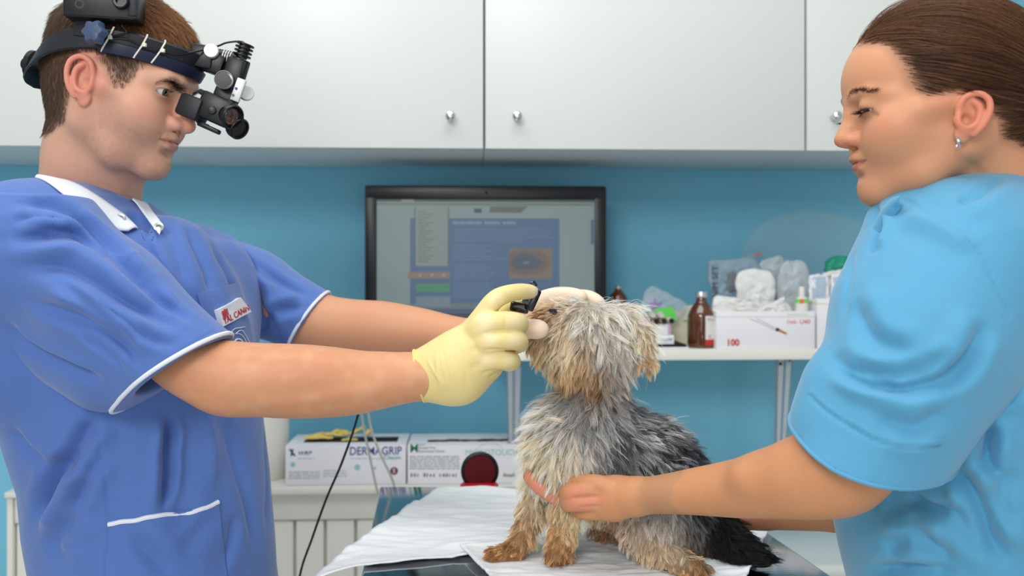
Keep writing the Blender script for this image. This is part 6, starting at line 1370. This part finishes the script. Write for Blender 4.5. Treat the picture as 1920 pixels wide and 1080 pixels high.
# coat guides: pixel place, combing direction in the picture, length in mm, two lock colours
CR, SI, GO, TA, DG, BL, BK, RB = (252, 236, 208), (206, 206, 206), (210, 160, 104), (232, 200, 156), (62, 65, 72), (30, 30, 33), (12, 11, 11), (138, 86, 48)
G_ = [(1010, 575, -.75, .25, 9, RB, GO), (1030, 592, -.5, .7, 12, RB, GO), (1000, 600, -.6, .6, 10, RB, BL), (1045, 570, -.8, .2, 16, GO, CR), (1060, 556, -.7, -.1, 20, CR, GO), (1090, 556, -.1, -.5, 18, CR, SI), (1120, 570, .25, .6, 26, CR, SI),
      (1080, 590, -.45, .8, 32, CR, SI), (1110, 610, -.1, 1, 36, SI, CR), (1060, 620, -.35, .9, 30, CR, TA), (1030, 640, -.3, .9, 22, TA, CR), (1000, 640, -.3, .9, 16, TA, GO), (1150, 620, .25, 1, 36, SI, CR), (1175, 610, .6, .7, 26, CR, SI), (1200, 630, .5, .85, 22, TA, CR),
      (1212, 675, .35, 1, 16, GO, TA), (1190, 690, .1, 1, 22, GO, TA), (1170, 670, .25, 1, 28, CR, SI), (1085, 655, -.25, 1, 34, TA, GO), (1110, 685, -.1, 1, 34, GO, GO), (1070, 695, -.2, 1, 32, GO, TA), (1125, 715, .05, 1, 26, GO, TA), (1030, 690, -.25, 1, 30, TA, CR), (1000, 680, -.3, 1, 20, TA, GO), (1145, 672, .05, 1, 34, SI, DG),
      (1165, 710, .1, 1, 34, DG, SI), (1140, 745, -.25, 1, 34, BL, SI), (1090, 735, -.4, .9, 30, BL, SI), (1155, 690, .1, 1, 30, BL, SI), (1180, 740, .4, .9, 22, DG, BL), (1080, 760, -.5, .9, 34, SI, DG), (1030, 760, -.75, .6, 30, SI, CR), (1000, 780, -.9, .3, 26, CR, SI), (1050, 800, -.6, .8, 32, SI, CR), (985, 830, -.85, .5, 24, CR, TA), (1010, 850, -.5, .9, 30, CR, TA),
      (1050, 860, -.15, 1, 34, CR, CR), (1090, 880, .1, 1, 34, CR, SI), (1040, 900, -.2, 1, 26, CR, TA), (1120, 820, .25, .95, 34, DG, SI), (1100, 840, 0, 1, 34, SI, CR), (1170, 800, .5, .9, 32, DG, SI), (1160, 860, .3, 1, 34, DG, BL), (1220, 830, .6, .8, 26, BL, SI), (1210, 880, .3, 1, 32, BL, SI), (1150, 900, .1, 1, 32, SI, DG),
      (1270, 860, .6, .8, 22, BL, DG), (1265, 900, .4, .9, 28, BL, SI), (1300, 900, .5, .9, 18, BL, BK), (1210, 930, .1, 1, 30, SI, BL), (1260, 950, .2, 1, 26, BL, SI), (1300, 960, .4, .9, 22, BK, BL),
      (1065, 950, -.1, 1, 20, GO, TA), (1100, 950, .35, .9, 24, CR, TA), (1055, 1000, -.1, 1, 15, GO, TA), (1045, 1040, -.2, 1, 9, GO, RB), (1005, 950, -.35, 1, 18, TA, CR), (990, 990, -.3, 1, 16, GO, TA), (960, 1030, -.7, .7, 9, GO, RB), (925, 1035, -.9, .4, 7, GO, RB), (1020, 930, -.2, 1, 20, TA, CR),
      (1220, 970, -.1, 1, 26, CR, SI), (1250, 990, .1, 1, 24, SI, GO), (1190, 985, -.3, .9, 22, SI, GO), (1230, 1020, 0, 1, 18, GO, CR), (1270, 1040, .2, 1, 12, CR, GO), (1290, 1065, -.3, .9, 8, RB, GO), (1280, 1000, .2, 1, 22, SI, BK), (1145, 990, -.6, .7, 10, GO, RB), (1170, 965, -.3, .9, 16, GO, SI),
      (1330, 990, .5, .85, 22, BK, BK), (1370, 1020, .7, .6, 20, BK, BK), (1410, 1045, .8, .5, 20, BK, BK), (1430, 1060, .9, .3, 16, BK, BK), (1330, 1030, .3, .95, 18, BK, BK)]
GA = np.array([g[:5] for g in G_]); GC1 = np.array([lin(g[5]) for g in G_]); GC2 = np.array([lin(g[6]) for g in G_])
def coat(Pw):
    px = 960+F*Pw[:, 0]/Pw[:, 1]; py = HY-F*(Pw[:, 2]-CZ)/Pw[:, 1]
    d2 = (px[:, None]-GA[None, :, 0])**2+(py[:, None]-GA[None, :, 1])**2; w = np.exp(-d2/(2*22**2))+1e-9/(d2+1); w /= w.sum(1)[:, None]; return px, py, w
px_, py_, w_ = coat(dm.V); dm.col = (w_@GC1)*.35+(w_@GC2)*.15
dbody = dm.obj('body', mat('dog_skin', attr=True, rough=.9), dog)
def fur(name, n, seed, lenk, rad, clump, k=9, lift=.32, curl=.35, alt=0.):
    rg = np.random.default_rng(seed); Q = dm.Q; p = dm.V[Q]; ar = np.linalg.norm(np.cross(p[:, 2]-p[:, 0], p[:, 3]-p[:, 1]), axis=1)*np.where(p[..., 1].mean(1) < 1.16, 1., .45); i = rg.choice(len(Q), n, p=ar/ar.sum()); a, b = rg.random((2, n, 1)); q = p[i]
    R0 = (q[:, 0]*(1-a)+q[:, 1]*a)*(1-b)+(q[:, 3]*(1-a)+q[:, 2]*a)*b; nn = dm.N[Q[i]].mean(1); nn /= np.linalg.norm(nn, axis=1)[:, None]
    px, py, w = coat(R0); D = w@GA[:, 2:4]; L_ = (w@GA[:, 4])*.001*lenk
    nc = n//clump; ci = rg.choice(n, nc, replace=False); own = nearest(R0, R0[ci]); co = ci[own]           # locks
    d = np.stack([D[:, 0], np.zeros(n), -D[:, 1]], 1); d = d-nn*(d*nn).sum(1)[:, None]*.85; d /= np.maximum(np.linalg.norm(d, axis=1), 1e-6)[:, None]
    rl = rg.normal(0, 1, (n, 3)); d = d+nn*lift*(1+.3*rl[:, :1])+rl[co]*.22+rg.normal(0, .07, (n, 3)); d /= np.linalg.norm(d, axis=1)[:, None]
    L_ = L_*rg.uniform(.75, 1.2, n)*np.exp(rl[co][:, 1]*.12); ph = rl[co]; bend = np.cross(d, ph); bend /= np.maximum(np.linalg.norm(bend, axis=1), 1e-6)[:, None]
    PT = np.zeros((n, k, 3)); pos = R0.copy(); v = d.copy(); fr_ = (3.2+1.3*rl[co][:, 2:3])
    for j in range(k):
        PT[:, j] = pos; t = j/(k-1); v2 = v+bend*curl*np.cos(t*fr_+ph[:, :1]*2)*.9+np.array([0, 0, -.38])*t; v2 /= np.linalg.norm(v2, axis=1)[:, None]; pos = pos+v2*(L_/(k-1))[:, None]
        pos[:, 2] = np.maximum(pos[:, 2], PZ+.0008)
    t = np.linspace(0, 1, k)[None, :, None]; cw = (.55+.38*rg.random(nc))[own][:, None, None]*t**.8; C = PT[co]+(R0-R0[co])[:, None]*.14; PT = PT*(1-cw)+C*cw
    PT[..., 2] = np.maximum(PT[..., 2], PZ+.0008)
    s = np.clip(.42+1.1*rl[co][:, :1]*.8+rg.normal(0, .16, (n, 1)), 0, 1); c = (w@GC1)*(1-s)+(w@GC2)*s; c = c*np.exp(rl[co][:, 1:2]*.26+rg.normal(0, .14, (n, 1)))
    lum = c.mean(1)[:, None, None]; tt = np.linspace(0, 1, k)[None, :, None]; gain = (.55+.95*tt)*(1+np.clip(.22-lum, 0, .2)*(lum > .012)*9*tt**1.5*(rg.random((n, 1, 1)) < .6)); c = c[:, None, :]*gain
    rr = np.interp(np.linspace(0, 1, k), [0, .2, .7, 1], [.8, 1, .8, .15])[None, :]*rad*rg.uniform(.75, 1.25, (n, 1)); return PT, rr, np.clip(c, 0, 1)
m_fur = mat('dog_fur', attr=True, rough=.38, spec=.45)
A1 = fur('coat', 96000, 5, 1.12, .00013, 17, k=10, lift=.30, curl=.62); A2 = fur('coat', 26000, 6, .5, .00013, 8, k=10, lift=.5, curl=.2); A3 = fur('coat', 14000, 7, 1.15, .00011, 3, k=10, lift=.55, curl=.6)
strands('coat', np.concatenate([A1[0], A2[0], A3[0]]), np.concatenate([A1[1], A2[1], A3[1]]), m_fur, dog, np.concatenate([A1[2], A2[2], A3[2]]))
m_deye = mat('dog_eye', (18, 10, 8), .05, coat=1.); m_dn = mat('dog_nose', (16, 14, 14), .35, bump=[('vor', 300, .5, .0006)])
MB().lathe([(0, -.0065), (.0045, -.0045), (.0065, 0), (.0045, .0045), (0, .0065)], P(1036, 586, 1.0775), 20).build('eye', m_deye, dog)
nz = Fld((.02, 1.08, CZ-.10), (.06, 1.13, CZ-.06), .0008); nz.ell(P(1003, 618, 1.10), (.007, .009, .007), .002); nz.ell(P(1000, 620, 1.094), (.002, .002, .002), .001, 'sub'); nzm = nz.mesh(); nzm.obj('nose', m_dn, dog)
